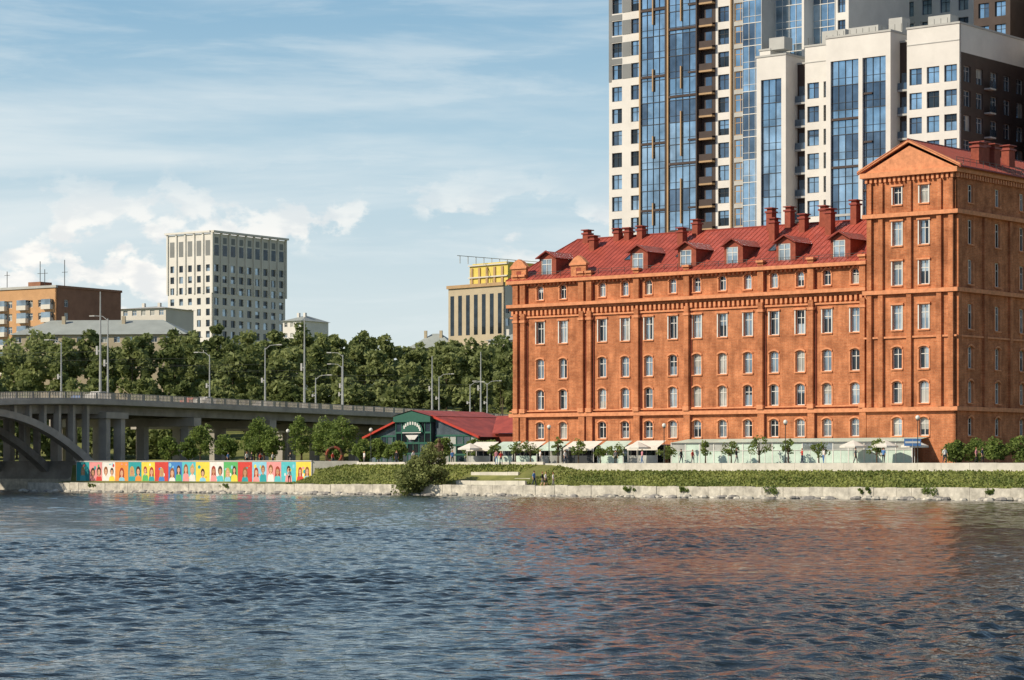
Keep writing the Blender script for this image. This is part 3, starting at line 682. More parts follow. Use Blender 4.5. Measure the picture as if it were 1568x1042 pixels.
for i,k in enumerate(pan):
    b.fbox(FM,i*pw,(i+1)*pw-.02,.004,.012,1.45,3.98,k)
    def disc(px,pz,rx,rz,d,kk):
        b.fpoly(FM,[(px+rx*math.cos(q*math.pi/6),d,pz+rz*math.sin(q*math.pi/6)) for q in range(12)],kk)
    for c_ in ((.28,.75) if i%3 else (.5,)):
        sz=rr.uniform(.8,1.1)
        pc=i*pw+pw*c_; zc=2.85+rr.uniform(-.3,.25); hk=rr.choice(['hair1','hair2','hair3','hair4','hair1']); ck=rr.choice(pan); sk=rr.choice(['skin1','skin2','skin1'])
        disc(pc,zc+.03,.42*sz,.62*sz,.016,hk); 
        if rr.random()<.6: b.fpoly(FM,[(pc-.42*sz,.0165,zc),(pc+.42*sz,.0165,zc),(pc+.46*sz,.0165,zc-.8),(pc-.46*sz,.0165,zc-.8)],hk)
        b.fpoly(FM,[(pc-.6,.018,1.46),(pc+.6,.018,1.46),(pc+.5,.018,zc-.75),(pc+.15,.018,zc-.55),(pc-.15,.018,zc-.55),(pc-.5,.018,zc-.75)],ck)
        b.fpoly(FM,[(pc-.12,.020,zc-.68),(pc+.12,.020,zc-.68),(pc+.12,.020,zc-.2),(pc-.12,.020,zc-.2)],sk)
        disc(pc,zc-.08,.27*sz,.38*sz,.022,sk)
        for e_ in (-.1,.1): disc(pc+e_,zc-.02,.045,.03,.024,'hair1')
        disc(pc,zc-.28,.08,.03,.024,'m_red')
    for _ in range(3):
        disc(i*pw+rr.uniform(.3,pw-.3),rr.uniform(1.9,3.7),rr.uniform(.1,.28),rr.uniform(.1,.28),.0145+_*.0003,rr.choice(pan))
b.poly([(-22,-13.0,1.1),(-18,-9.2,2.3),(-18,-9.2,4.1),(-22,-13.0,4.1)],'stone2'); b.poly([(-21.9,-12.7,1.1),(-17.7,-9.0,2.3),(-17.7,-9.0,4.1),(-21.9,-12.7,4.1)],'stone2'); b.poly([(-22,-13.0,4.1),(-18,-9.2,4.1),(-17.7,-9,4.1),(-21.9,-12.7,4.1)],'white')
b.obj('painted_panels',mu)
# ================================================================== PAVILION
pv=empty('glass_pavilion',MB); b=B()
FP=FRONT(0,4.6)
def glz(p0,p1,z0,z1,n,m_): b.curtain(FP,p0,p1,z0,z1,n,(z1-z0)/m_,('g3','gs3','g1','g4'),'teal',.12,False)
glz(-28,-23.0,GZ,7.4,5,3); glz(-16.6,-9.5,GZ,7.4,6,3)
FP2=FRONT(0,3.9); b.curtain(FP2,-22.8,-16.8,GZ,9.2,6,1.4,('g3','gs3','g1'),'teal',.12,False)
b.box(-28,-9.5,4.7,18,GZ,7.4,'dframe'); b.box(-22.8,-16.8,3.98,5.0,GZ,9.3,'dframe')
b.poly([(-28.8,3.9,7.2),(-22.9,3.9,9.4),(-22.9,18,9.4),(-28.8,18,7.2)],'roof'); b.poly([(-8.7,3.9,7.2),(-16.7,3.9,10.0),(-16.7,18,10.0),(-8.7,18,7.2)],'roof')
b.fprism(FRONT(0,3.9),[(-28.8,7.0),(-22.9,9.2),(-22.9,9.45),(-28.8,7.3)],-.2,.1,'red'); b.fprism(FRONT(0,3.9),[(-8.7,7.0),(-16.7,9.8),(-16.7,10.1),(-8.7,7.3)],-.2,.1,'red')
b.fpoly(FP,[(-28,.01,7.4),(-23,.01,7.4),(-23,.01,9.2)],'g1'); b.fpoly(FP,[(-9.5,.01,7.4),(-16.6,.01,7.4),(-16.6,.01,9.8)],'g1')
b.fprism(FRONT(0,3.7),[(-23,9.2),(-16.6,9.2),(-16.6,9.9),(-19.8,10.6),(-23,9.9)],-1.2,.2,'teal')
b.poly([(-23.2,3.4,9.95),(-19.8,3.4,10.75),(-19.8,18,10.75),(-23.2,18,9.95)],'roofg'); b.poly([(-16.4,3.4,9.95),(-19.8,3.4,10.75),(-19.8,18,10.75),(-16.4,18,9.95)],'roof')
pts=[]
for q in range(13):
    a=math.pi*q/12; pts.append((-19.8+1.9*math.cos(a),7.9+1.5*math.sin(a)))
b.fprism(FRONT(0,3.6),pts,.0,.06,'teal')
for q in range(9):
    a=math.pi*(q+.9)/10.8; x_=-19.8+1.5*math.cos(a); z_=7.95+1.1*math.sin(a)
    b.fbox(FRONT(0,3.6),x_-.13,x_+.1,.065,.1,z_-.2,z_+.22,'frame')
b.fbox(FRONT(0,3.6),-21.4,-18.2,.065,.1,7.75,7.85,'frame')
b.fprism(FRONT(0,3.6),[(-20.9,7.5),(-18.7,7.5),(-19.3,6.9),(-20.3,6.9)],.0,.05,'frame')
b.box(-9.4,4,8,16,GZ,7.6,'brick_dark'); b.poly([(-9.4,7.4,7.7),(4,7.4,7.7),(4,14,10.1),(-14,14,10.1)],'roof'); b.fbox(FRONT(0,8),-9,3.8,.01,.06,GZ+.4,GZ+2.6,'dframe')
for i in range(6): b.fbox(FRONT(0,8),-9+i*2.2,-8.85+i*2.2,.07,.1,GZ+.4,GZ+2.6,'teal')
b.obj('hall',pv)
# ================================================================== TREES
def leaves(centers,radii,n,size,rs,flat=1.0):
    K=len(centers); c=np.repeat(centers,n,0); rad=np.repeat(radii,n,0)
    d=rs.normal(size=(K*n,3)); d/=np.linalg.norm(d,axis=1)[:,None]
    rr=rs.uniform(.35,1.0,size=(K*n,1))**.6
    pos=c+d*rad*rr*np.array([1,1,flat])
    a=rs.normal(size=(K*n,3)); a[:,2]*=.7; a/=np.linalg.norm(a,axis=1)[:,None]
    b_=np.cross(a,rs.normal(size=(K*n,3))); b_/=np.linalg.norm(b_,axis=1)[:,None]
    s=size*rs.uniform(.6,1.3,size=(K*n,1))
    v=np.stack([pos-a*s-b_*s*.6,pos+a*s*.9-b_*s*.5,pos+a*s+b_*s*.6,pos-a*s*.8+b_*s*.55],1).reshape(-1,3)
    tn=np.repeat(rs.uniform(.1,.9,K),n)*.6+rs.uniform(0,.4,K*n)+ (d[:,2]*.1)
    return v,np.clip(tn,0,1)
def treemesh(name,vl,tones,wood,lk,loc=(0,0,0)):
    nq=len(vl)//4; nw=len(wood.v)
    me=bpy.data.meshes.new(name)
    V_=np.concatenate([vl,np.array(wood.v).reshape(-1,3)]) if nw else vl
    faces=np.arange(nq*4).reshape(-1,4)
    wf=[tuple(i+nq*4 for i in f) for f in wood.f]
    me.from_pydata(V_.tolist(),[],faces.tolist()+wf)
    me.materials.append(M[lk]); me.materials.append(M['bark'])
    me.polygons.foreach_set('material_index',[0]*nq+[1]*len(wf))
    at=me.attributes.new('tone','FLOAT','FACE'); at.data.foreach_set('value',np.concatenate([tones,np.zeros(len(wf))]).astype(np.float32))
    me.update(); o=bpy.data.objects.new(name,me); COL.objects.link(o); o.location=loc; return o
def tree_parts(H,R,th,K,n,ls,rs,wood,off=(0,0,0),lim=6,pw_=.45):
    off=np.array(off,float)
    cz=(th+H)/2; hz=(H-th)/2
    d=rs.normal(size=(K,3)); d/=np.linalg.norm(d,axis=1)[:,None]
    r=rs.uniform(.25,.9,size=(K,1))**.6
    ctr=d*r*np.array([R,R,hz]); ctr[:,2]+=cz
    lowf=np.clip((ctr[:,2]-th)/(H-th),0,1); ctr[:,:2]*= (1.05-pw_*lowf[:,None]**1.5)
    rad=rs.uniform(.22,.42,size=(K,1))*R
    v,t_=leaves(ctr+off,rad,n,ls,rs,.8)
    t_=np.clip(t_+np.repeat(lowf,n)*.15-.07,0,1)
    o=Vector(off)
    wood.tube(o,o+Vector((0,0,th*1.1)),H*.022+.04,H*.015+.02,'bark',7,False); wood.tube(o+Vector((0,0,th*1.05)),o+Vector((0,0,H*.8)),H*.015+.02,.02,'bark',6,False)
    for i in range(min(lim,K)):
        c=Vector(ctr[i]+off); wood.tube(o+Vector((0,0,th*(.9+.3*i/lim))),c,H*.009+.015,.02,'bark',5,False)
    return v,t_
def tree(name,loc,H,R,th,K,n,ls,seed,lk='leaf2'):
    rs=np.random.default_rng(seed); wd=B(); v,t_=tree_parts(H,R,th,K,n,ls,rs,wd,pw_=rs.uniform(.2,.6)); return treemesh(name,v,t_,wd,lk,loc)
rs=np.random.default_rng(4); wd=B(); vv=[];tt=[]
def addline(x0,x1,D,zb,step,Hm,Kc=30,n=56,ls=.46):
    x=x0
    while x<x1:
        H=Hm*rs.uniform(.86,1.12); R=rs.uniform(3.6,5.4); y=D+rs.uniform(-8,8)
        v,t_=tree_parts(H,R,H*.05,Kc,n,ls,rs,wd,(x,y,zb+rs.uniform(-.8,.8)),2)
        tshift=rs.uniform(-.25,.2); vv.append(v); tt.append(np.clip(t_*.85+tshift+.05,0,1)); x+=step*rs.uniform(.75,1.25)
addline(-125,-62,478,4,7,12)
addline(-118,22,512,9,6.5,13)
addline(-122,25,542,15,6.5,14.5)
addline(-125,-70,568,19.0,6,14.5)
addline(-70,28,568,18.0,6.5,14.5)
addline(-76,-32,600,21.5,6.5,16)
addline(-34,28,602,17.5,7,15)
addline(-82,8,640,21,8,15)
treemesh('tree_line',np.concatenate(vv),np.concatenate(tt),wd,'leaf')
for i,(u,v,H,R) in enumerate(((-66,4,4.2,1.6),(-61,3,4.0,1.5),(-54.5,4,4.6,1.9),(-52,9,6.0,2.2),(-49,5,6.4,2.3),(-45.5,4,5.0,1.9),(-41,5,6.5,2.4),(-38,8,6.2,2.3),(-35.5,4,6.3,2.3),(-31.5,3,6.8,2.5),(-57,12,5,2),(-43,12,6,2.3),(-29.5,-1,3.4,1.4),(-72,16,6,2.4),(-21.5,-1,3.2,1.7),(-23.6,-2,3.2,1.6),(-18,-1.5,3,1.6),(-12.5,1,3.6,1.6),(-9,3,3.2,1.6),(-6,3.2,3.4,1.5))):
    tree('linden_tree',W(u,v,GZ-.1),H,R,H*.22,34,60,.14,100+i)
for i,(u,H) in enumerate(((2.6,3.0),(5.6,3.4),(8.6,3.4),(12.2,3.6),(15.4,3.2),(21.2,2.8),(33.4,3.4),(37.4,3.2),(41.2,3.3),(44.6,3.3),(56.5,3.2),(28.5,2.6),(18.5,2.4),(49.2,2.5))):
    tree('young_tree',W(u,-6.8+.5*math.sin(i*2.3),GZ-.05),H*(.9+.1*math.sin(i*5)),.85+.3*(i%3),H*.3,15,30,.10,200+i)
for i,(u,v,H,R) in enumerate(((65,-5,2.4,1.5),(67,-4,3.0,1.7),(69.5,-5,2.8,1.6),(72,-4,3.2,1.8),(63.5,-3,2.2,1.2),(75,-5,3,1.8),(-1.2,-2,2.6,1.2))):
    tree('lilac_bush',W(u,v,GZ-.05),H,R,.3,30,60,.12,300+i)
rs=np.random.default_rng(77); wd=B(); v1,t1=tree_parts(3.9,3.3,.0,60,110,.13,rs,wd,(0,0,0),14); v2,t2=tree_parts(6.2,2.0,1.0,40,90,.12,rs,wd,(1.6,-.6,0),14); v3,t3=tree_parts(4.9,1.6,.6,26,80,.12,rs,wd,(-.4,.3,0),8)
for i in range(30):
    a=rs.uniform(0,6.28); wd.tube((.8,0,0),(.8+2.2*math.cos(a),2.2*math.sin(a),rs.uniform(3.5,6.8)),.04,.01,'bark',4,False)
treemesh('willow_bush',np.concatenate([v1,v2,v3]),np.concatenate([t1,t2,t3]),wd,'leaf3',W(2.2,-20.3,.1))
rs=np.random.default_rng(9); wd=B(); vv=[];tt=[]
for u in (51.5,63,70.5,77,33,-30,-55,40):
    for q in range(3):
        s_=rs.uniform(.15,.32) if u not in (51.5,70.5) else .6
        p=W(u+rs.uniform(-.6,.6),-20.5,.95); c_=np.array([p+Vector((rs.uniform(-.3,.3),rs.uniform(-.3,.3),rs.uniform(-.2,.2))) for _ in range(4)]); v,t_=leaves(c_,np.full((4,1),s_*.7),40,.08,rs); vv.append(v); tt.append(t_)
treemesh('wall_weeds',np.concatenate(vv),np.concatenate(tt),wd,'leaf2')
rs=np.random.default_rng(19); N=30000; uu=rs.uniform(-22,112,N); vv_=rs.uniform(-18.2,-10.0,N)
keep=((uu>15.2)&(vv_>-17))|(uu<4)|((uu<12)&(vv_>-13)); uu=uu[keep]; vv_=vv_[keep]; N=len(uu)
pz=np.array([gz(a,b_) for a,b_ in zip(uu,vv_)])
base=np.array([[P0.x+U.x*a+V.x*b_,P0.y+U.y*a+V.y*b_,z] for a,b_,z in zip(uu,vv_,pz)])
ang=rs.uniform(0,6.28,N); hh=rs.uniform(.06,.22,N); dx=np.stack([np.cos(ang)*.12,np.sin(ang)*.12,np.zeros(N)],1)
up=np.stack([rs.normal(size=N)*.06,rs.normal(size=N)*.06,hh],1)
q=np.stack([base-dx,base+dx,base+dx*.5+up,base-dx*.5+up],1).reshape(-1,3)
pat=np.clip(.5+.35*np.sin(uu*.35)*np.sin(vv_*.8+uu*.13)+rs.uniform(-.3,.3,N),0,1)
treemesh('grass_tufts',q,pat,B(),'leafg')
# ================================================================== PROMENADE LAMPS, STATUE, RING
def globe(u,v,H):
    p=B(); p.tube((0,0,0),(0,0,.6),.11,.08,'dmetal'); p.tube((0,0,.5),(0,0,H),.055,.045,'dmetal'); p.tube((0,0,H),(0,0,H+.12),.16,.16,'dmetal')
    p.ball((0,0,H+.33),.24,.24,.25,'lamp'); p.obj('globe_lamp',loc=W(u,v,GZ))
for u,v,H in ((45.3,-8,4.3),(62,-8,4.6),(28.8,-8,4.1),(12,-8,4.1),(-17,-7.5,4),(-32,-7,4),(79,-8,4.6)): globe(u,v,H)
p=B(); p.box(-.9,.9,-.9,.9,0,.5,'stone'); p.box(-.6,.6,-.6,.6,.5,.9,'stone')
p.tube((0,0,.9),(0,0,2.3),.55,.42,'bronze',12); p.tube((0,0,2.3),(0,0,2.75),.5,.2,'bronze',12); p.ball((0,0,3.0),.2,.22,.27,'bronze'); p.tube((-.45,0,2.4),(-.5,-.3,1.6),.14,.1,'bronze'); p.tube((.45,0,2.4),(.4,-.35,1.7),.14,.1,'bronze')
p.obj('bronze_statue',loc=W(-6.5,-6.5,GZ-.1))
p=B()
for i in range(24):
    a=2*math.pi*i/24; b_=2*math.pi*(i+1)/24; p.tube((1.0*math.cos(a),0,1.1+1.0*math.sin(a)),(1.0*math.cos(b_),0,1.1+1.0*math.sin(b_)),.18,.18,'bronze' if i%6<3 else 'brick_dark',8,False)
p.box(-.5,.5,-.3,.3,-.1,.2,'stone'); p.obj('ring_sculpture',loc=W(-27.5,-3,GZ+.1))
p=B(); p.tube((0,0,0),(0,0,2.6),.05,.05,'metal'); p.box(-.9,.9,-.04,.04,1.9,2.7,'cloth_blue'); p.box(-.8,.8,-.055,-.045,2.2,2.4,'frame'); p.obj('info_sign',loc=W(60.8,-7.0,GZ))
# ================================================================== CARS
def car(loc,rot,k):
    e=empty('car'); b=B()
    prof=[(-2.1,.35),(-2.15,.75),(-1.95,.98),(-1.2,1.05),(-.55,1.45),(.75,1.48),(1.5,1.08),(2.0,1.0),(2.12,.7),(2.1,.35)]
    f=((0,0),(1,0),(0,1)); b.fprism(f,prof,-.85,.85,k)
    for s in (-1,1):
        y=s*.856
        b.poly([(-1.05,y,1.05),(-.5,y,1.4),(.05,y,1.4),(.05,y,1.02)],'g3'); b.poly([(.12,y,1.02),(.12,y,1.4),(.72,y,1.42),(1.3,y,1.07)],'g3')
        for x in (-1.35,1.3): b.tube((x,s*.7,.33),(x,s*.9,.33),.33,.33,'black',14); b.tube((x,s*.9,.33),(x,s*.91,.33),.18,.18,'metal',10)
    b.obj('body',e); e.matrix_world=Matrix.Translation(loc)@Matrix.Rotation(rot,4,'Z'); return e
ang=math.atan2(Db.y,Db.x)
for s,y,k in ((5,5,'cloth_white'),(36,5,'cloth_white'),(38.5,9,'red'),(62,9,'cloth_grey'),(96,5,'cloth_dark'),(-20,8,'cloth_white'),(128,5,'cloth_white'),(20,18,'cloth_blue')):
    car(BW(s,y,zt_(s)-1.08),ang,k)
# ================================================================== PEOPLE
def person(loc,face,shirt,legs,hair,H=1.72,walk=.0,shorts=False,pose=0):
    sc_=H/1.72; st_=walk
    J=[(0,0,.93),(0,0,1.13),(0,.01,1.34),(0,.0,1.47),(0,-.01,1.56),(0,-.01,1.66),
       (.17,0,1.39),(.23,.03-st_*.3,1.12),(.25,-.07-st_*.4,.88),(-.17,0,1.39),(-.23,.03+st_*.3,1.12),(-.25,-.05+st_*.4,.88),
       (.09,0,.9),(.1,-st_*.5-.02,.49),(.1,st_*.2-st_*.9,.09),(.1,-.15-st_*.8,.05),(-.09,0,.9),(-.1,st_*.4-.03,.49),(-.1,st_*1.1,.09),(-.1,-.14+st_*1.1,.04)]
    if pose==1: J[7]=(.24,-.03,1.13); J[8]=(.12,-.25,1.3)
    E=[(0,1),(1,2),(2,3),(3,4),(4,5),(2,6),(6,7),(7,8),(2,9),(9,10),(10,11),(0,12),(12,13),(13,14),(14,15),(0,16),(16,17),(17,18),(18,19)]
    R_=[.14,.125,.15,.06,.085,.07,.075,.05,.035,.075,.05,.035,.1,.065,.045,.035,.1,.065,.045,.035]
    me=bpy.data.meshes.new('b'); me.from_pydata(J,E,[]); o=bpy.data.objects.new('b',me); COL.objects.link(o)
    sk=o.modifiers.new('s','SKIN'); 
    for i,rv in enumerate(R_): me.skin_vertices[0].data[i].radius=(rv,rv*.8); me.skin_vertices[0].data[i].use_root=(i==0)
    o.modifiers.new('d','SUBSURF').levels=1
    dg=bpy.context.evaluated_depsgraph_get(); m2=bpy.data.meshes.new_from_object(o.evaluated_get(dg)); bpy.data.objects.remove(o)
    m2.materials.clear()
    for k in ('skin1',shirt,legs,hair,'black'): m2.materials.append(M[k])
    for p in m2.polygons:
        c_=p.center; mi=0
        if c_.z<.07: mi=4
        elif c_.z<.93 and abs(c_.x)<.2: mi=2 if not(shorts and c_.z<.45) else 0
        elif c_.z<1.43: mi=1 if not(abs(c_.x)>.2 and c_.z<1.1) or shirt=='cloth_dark' else 0
        if c_.z>1.5 and (c_.y>.005 or c_.z>1.66): mi=3
        if abs(c_.x)>.2 and c_.z<.93: mi=0
        p.material_index=mi; p.use_smooth=True
    m2.name='body'
    e=empty('person'); bo=bpy.data.objects.new('body',m2); COL.objects.link(bo); bo.parent=e
    b=B()
    b.tube((0,-.085,1.6),(0,-.11,1.57),.012,.02,'skin1',6)
    for s in (-1,1): b.ball((s*.03,-.082,1.61),.012,.008,.008,'black',6,4); b.ball((s*.083,0,1.59),.012,.02,.03,'skin1',6,4)
    b.ball((0,-.083,1.545),.022,.008,.007,'m_red',6,4); b.ball((0,.015,1.63),.093,.1,.095,hair,10,6)
    for j,hs in ((8,1),(11,-1)):
        x,y,z=J[j]; b.ball((x,y-.01,z-.05),.022,.038,.05,'skin1',8,5)
        for q in range(4): b.tube((x,y-.035+q*.018,z-.09),(x-hs*.012,y-.04+q*.018,z-.155-.012*(q in(1,2))),.009,.006,'skin1',5)
        b.tube((x,y-.04,z-.03),(x-hs*.01,y-.075,z-.09),.011,.008,'skin1',5)
    b.obj('head_and_hands',e)
    e.matrix_world=Matrix.Translation(loc)@Matrix.Rotation(face,4,'Z')@Matrix.Scale(sc_,4); return e
zw_=1.14
for (u,v),f_,a,b_,c_,H,wk,sh in [((17.9,-18.3),1.2,'cloth_blue','cloth_navy','hair1',1.8,.25,False),((19.2,-18.4),1.4,'cloth_dark','cloth_grey','hair2',1.68,.2,True),((19.9,-18.7),1.3,'cloth_white','cloth_dark','hair3',1.66,.2,True),((20.9,-18.6),1.5,'cloth_white','cloth_grey','hair2',1.6,.15,False)]: person(W(u,v,zw_),f_,a,b_,c_,H,wk,sh)
up=[((6.4,-10.2),.5,'cloth_red','cloth_navy','hair2',.2),((5.2,-9.6),.3,'cloth_pink','cloth_blue','hair1',.1),((10.5,-7.8),2,'cloth_white','cloth_grey','hair3',.2),((31.2,-8),1,'cloth_dark','cloth_navy','hair1',.2),((33,-8.3),1,'cloth_red','cloth_grey','hair2',.2),((50,-7.6),-1,'cloth_white','cloth_blue','hair1',.1),((65.6,-8.6),.4,'cloth_white','cloth_navy','hair1',.2),((69.4,-8.7),1.2,'cloth_pink','cloth_dark','hair2',.15),((70.0,-8.5),1.2,'cloth_navy','cloth_dark','hair1',.15),((-38,-6),1.2,'cloth_red','cloth_dark','hair1',.2),((-36.7,-5),1.2,'cloth_white','cloth_navy','hair3',.2),((-33,-5.5),-1.2,'cloth_dark','cloth_grey','hair1',.2),((-45,-5),1.3,'cloth_blue','cloth_dark','hair1',.2),((-14,-6),0,'cloth_dark','cloth_navy','hair2',.1),((-10.5,-6.8),1,'cloth_white','cloth_grey','hair1',.2),((22,-8.2),.4,'cloth_grey','cloth_dark','hair1',.1),((57.8,-8),-.5,'cloth_blue','cloth_dark','hair1',.1),
((-41,-5.5),1.0,'cloth_white','cloth_dark','hair2',.2),((-39.2,-6.4),-1.4,'cloth_dark','cloth_navy','hair1',.2),((-24.5,-6.5),1.2,'cloth_red','cloth_navy','hair1',.2),((-19.5,-6),-1.0,'cloth_white','cloth_grey','hair3',.15),((-3.5,-7.5),.4,'cloth_blue','cloth_dark','hair2',.1),((14.5,-8.1),1.2,'cloth_white','cloth_navy','hair1',.2),((25.6,-7.9),-1.2,'cloth_pink','cloth_blue','hair3',.2),((39,-8.3),1.3,'cloth_dark','cloth_grey','hair1',.2),((47.6,-8.2),-1.3,'cloth_red','cloth_navy','hair2',.2),((54.5,-8.3),1.2,'cloth_grey','cloth_dark','hair1',.2)]
for (u,v),f_,a,b_,c_,wk in up: person(W(u,v,gz(u,v)+.01),f_,a,b_,c_,random.uniform(1.62,1.82),wk,False,random.choice([0,0,1]))
person(W(-22.6,-16.5,gz(-22.6,-16.5)),.6,'cloth_white','cloth_dark','hair1',1.78,.1)
# ================================================================== WATER
xs=np.unique(np.round(np.concatenate([[-4000,-1500,-600,-300,-200],np.arange(-130,-22,.5),np.arange(-22,22,.11),np.arange(22,130,.5),[200,300,600,1500,4000]]),3))
ys=np.unique(np.round(np.concatenate([[-1500,-500,-200,-80,-30,0],np.arange(10,37,.5),np.arange(37,80,.11),np.arange(80,140,.2),np.arange(140,400,.5),[450,600,1000]]),3))
X,Y=np.meshgrid(xs,ys,indexing='ij'); DX=np.gradient(xs)[:,None]; DY=np.gradient(ys)[None,:]
Z=np.zeros_like(X); rs=np.random.default_rng(3); NC=70
for i in range(NC):
    lam=.34*(3.0/.34)**(i/(NC-1)) ; th=math.radians(-70)+rs.normal()*.62
    kx,ky=math.cos(th)*2*math.pi/lam, math.sin(th)*2*math.pi/lam
    slope=.215*math.sqrt(2/NC)*(1.3 if lam<1.1 else .6)
    att=np.clip((lam/abs(math.cos(th)+1e-3)/DX-2.5)/2,0,1)*np.clip((lam/abs(math.sin(th)+1e-3)/DY-2.5)/2,0,1)
    a_=slope*lam/(2*math.pi); ph=kx*X+ky*Y+rs.uniform(0,6.28)
    Z+=att*a_*(np.sin(ph)+.25*np.cos(2*ph))
G_=.82+.28*np.sin(X*.11+Y*.037+1)*np.sin(Y*.083+.5+.4*np.sin(X*.07))+.18*np.sin(X*.23-Y*.051+1.3*np.sin(Y*.031))
Z*=np.clip(G_,.35,1.4)
nx,ny=len(xs),len(ys); verts=np.stack([X,Y,Z],-1).reshape(-1,3)
idx=np.arange(nx*ny).reshape(nx,ny); q=np.stack([idx[:-1,:-1],idx[1:,:-1],idx[1:,1:],idx[:-1,1:]],-1).reshape(-1,4)
me=bpy.data.meshes.new('water'); me.vertices.add(nx*ny); me.vertices.foreach_set('co',verts.astype(np.float32).ravel())
me.loops.add(q.size); me.loops.foreach_set('vertex_index',q.astype(np.int32).ravel()); me.polygons.add(len(q)); me.polygons.foreach_set('loop_start',np.arange(0,q.size,4,dtype=np.int32)); me.polygons.foreach_set('loop_total',np.full(len(q),4,dtype=np.int32))
me.polygons.foreach_set('use_smooth',np.ones(len(q),dtype=bool)); me.update(); me.validate()
wm,nt,bs=newmat('river_water'); bs.inputs['Base Color'].default_value=(.012,.020,.024,1); bs.inputs['Roughness'].default_value=.05; bs.inputs['IOR'].default_value=1.33; bs.inputs['Specular IOR Level'].default_value=.5
tc=nt.nodes.new('ShaderNodeTexCoord'); prevn=None
for scl,st_,dist in ((1.1,(.6,1.3,1),.10),(5.0,(.7,1.2,1),.032)):
    n1=nt.nodes.new('ShaderNodeTexNoise'); n1.inputs['Scale'].default_value=scl; n1.inputs['Detail'].default_value=3; n1.inputs['Roughness'].default_value=.6
    mp=nt.nodes.new('ShaderNodeMapping'); mp.inputs['Rotation'].default_value=(0,0,.4); mp.inputs['Scale'].default_value=st_
    nt.links.new(tc.outputs['Object'],mp.inputs['Vector']); nt.links.new(mp.outputs['Vector'],n1.inputs['Vector'])
    bp=nt.nodes.new('ShaderNodeBump'); bp.inputs['Strength'].default_value=.9; bp.inputs['Distance'].default_value=dist
    nt.links.new(n1.outputs['Fac'],bp.inputs['Height'])
    if prevn: nt.links.new(prevn,bp.inputs['Normal'])
    prevn=bp.outputs['Normal']
nt.links.new(prevn,bs.inputs['Normal'])
me.materials.append(wm); wo=bpy.data.objects.new('water',me); COL.objects.link(wo)
# ================================================================== LIGHT / WORLD
el=math.radians(35); hx,hy=-.90,-.436
wd_=bpy.data.worlds.new('World'); scene.world=wd_; wd_.use_nodes=True; nt=wd_.node_tree
bg=nt.nodes['Background']; bg.inputs['Strength'].default_value=.1
sk=nt.nodes.new('ShaderNodeTexSky'); sk.sky_type='NISHITA'; sk.sun_disc=False; sk.sun_elevation=el; sk.sun_rotation=math.atan2(hx,hy); sk.air_density=1.0; sk.dust_density=.4; sk.ozone_density=1.5
tc=nt.nodes.new('ShaderNodeTexCoord')
def noise(scale,stretch,detail,rough,loc=(0,0,0),dist=0):
    mp=nt.nodes.new('ShaderNodeMapping'); mp.inputs['Scale'].default_value=stretch; mp.inputs['Location'].default_value=loc; nt.links.new(tc.outputs['Generated'],mp.inputs['Vector'])
    n=nt.nodes.new('ShaderNodeTexNoise'); n.inputs['Scale'].default_value=scale; n.inputs['Detail'].default_value=detail; n.inputs['Roughness'].default_value=rough; n.inputs['Distortion'].default_value=dist
    nt.links.new(mp.outputs['Vector'],n.inputs['Vector']); return n.outputs['Fac']
def ramp(src,a,b_,c0=0,c1=1):
    r=nt.nodes.new('ShaderNodeMapRange'); r.interpolation_type='SMOOTHSTEP'; r.inputs[1].default_value=a; r.inputs[2].default_value=b_; r.inputs[3].default_value=c0; r.inputs[4].default_value=c1; nt.links.new(src,r.inputs[0]); return r.outputs[0]
def mth(op,a,b_):
    m=nt.nodes.new('ShaderNodeMath'); m.operation=op
    for i,x_ in enumerate((a,b_)):
        if isinstance(x_,(int,float)): m.inputs[i].default_value=x_
        else: nt.links.new(x_,m.inputs[i])
    return m.outputs[0]
sx=nt.nodes.new('ShaderNodeSeparateXYZ'); nt.links.new(tc.outputs['Generated'],sx.inputs[0]); zc=sx.outputs[2]
hz=nt.nodes.new('ShaderNodeValToRGB'); mz=nt.nodes.new('ShaderNodeMath'); mz.operation='MULTIPLY'; mz.inputs[1].default_value=2.0; nt.links.new(zc,mz.inputs[0]); nt.links.new(mz.outputs[0],hz.inputs['Fac'])
hz.color_ramp.elements[0].position=0; hz.color_ramp.elements[0].color=(.80,.85,.83,1); hz.color_ramp.elements[1].position=1; hz.color_ramp.elements[1].color=(.085,.175,.29,1)
for ps_,cl in ((.13,(.66,.77,.81,1)),(.25,(.44,.63,.75,1)),(.36,(.27,.48,.66,1)),(.6,(.14,.28,.43,1))):
    e_=hz.color_ramp.elements.new(ps_); e_.color=cl
hz10=nt.nodes.new('ShaderNodeMix'); hz10.data_type='RGBA'; hz10.blend_type='MULTIPLY'; hz10.inputs[0].default_value=1; hz10.inputs[7].default_value=(10,10,10,1); nt.links.new(hz.outputs['Color'],hz10.inputs[6])
cir=ramp(noise(3.0,(1,1,6),6,.55,(3.1,0,.4),.6),.44,.70)
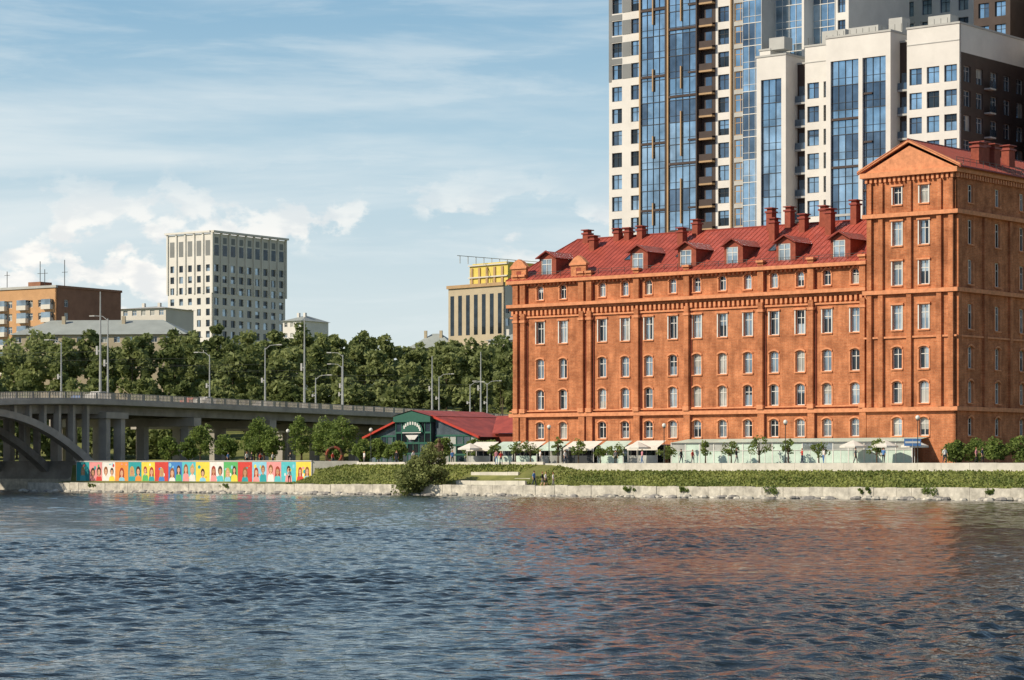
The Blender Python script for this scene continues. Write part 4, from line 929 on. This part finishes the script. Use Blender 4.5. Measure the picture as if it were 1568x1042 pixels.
cir2=ramp(noise(9,(1,1,7),6,.6,(1,2,0),.3),.42,.7)
cirr=mth('MULTIPLY',mth('MAXIMUM',cir,mth('MULTIPLY',cir2,.6)),ramp(zc,.4,.1,.05,.75))
clump=ramp(noise(10,(1,1,1.6),2,.5,(.7,.1,.3),0),.42,.54)
cum=mth('MULTIPLY',mth('MULTIPLY',ramp(noise(32,(1,1,1.6),6,.55,(.35,.1,.15),.15),.48,.55),clump),mth('MULTIPLY',ramp(zc,.03,.05),ramp(zc,.125,.08)))
cumcol=nt.nodes.new('ShaderNodeMix'); cumcol.data_type='RGBA'; nt.links.new(ramp(noise(60,(1,1,2.2),4,.5,(.2,.3,.1),0),.4,.6),cumcol.inputs[0]); cumcol.inputs[6].default_value=(8.3,8.5,8.5,1); cumcol.inputs[7].default_value=(10.2,10.0,9.5,1)
def mixc(fac,a,b_):
    m=nt.nodes.new('ShaderNodeMix'); m.data_type='RGBA'; nt.links.new(fac,m.inputs[0]); nt.links.new(a,m.inputs[6])
    if isinstance(b_,tuple): m.inputs[7].default_value=b_
    else: nt.links.new(b_,m.inputs[7])
    return m.outputs[2]
prev=mixc(ramp(zc,.55,.2,0,.92),sk.outputs[0],hz10.outputs[2])
prev=mixc(cirr,prev,(8.2,8.8,8.9,1)); prev=mixc(cum,prev,cumcol.outputs[2])
nt.links.new(prev,bg.inputs['Color'])
sl=bpy.data.lights.new('sun','SUN'); sl.energy=4.8; sl.angle=math.radians(.5); sl.color=(1,.88,.70); so=bpy.data.objects.new('sun',sl); COL.objects.link(so)
sd=Vector((hx*math.cos(el),hy*math.cos(el),math.sin(el))); so.rotation_euler=sd.to_track_quat('Z','Y').to_euler()
cam=bpy.data.cameras.new('camera'); cam.lens=89.5; cam.sensor_width=36; cam.shift_y=.1235; cam.clip_end=12000; cam.clip_start=1
co=bpy.data.objects.new('camera',cam); COL.objects.link(co); co.location=(0,0,3.4); co.rotation_euler=(math.radians(90),0,0); scene.camera=co
scene.view_settings.view_transform='Standard'; scene.view_settings.look='None'; scene.view_settings.exposure=0
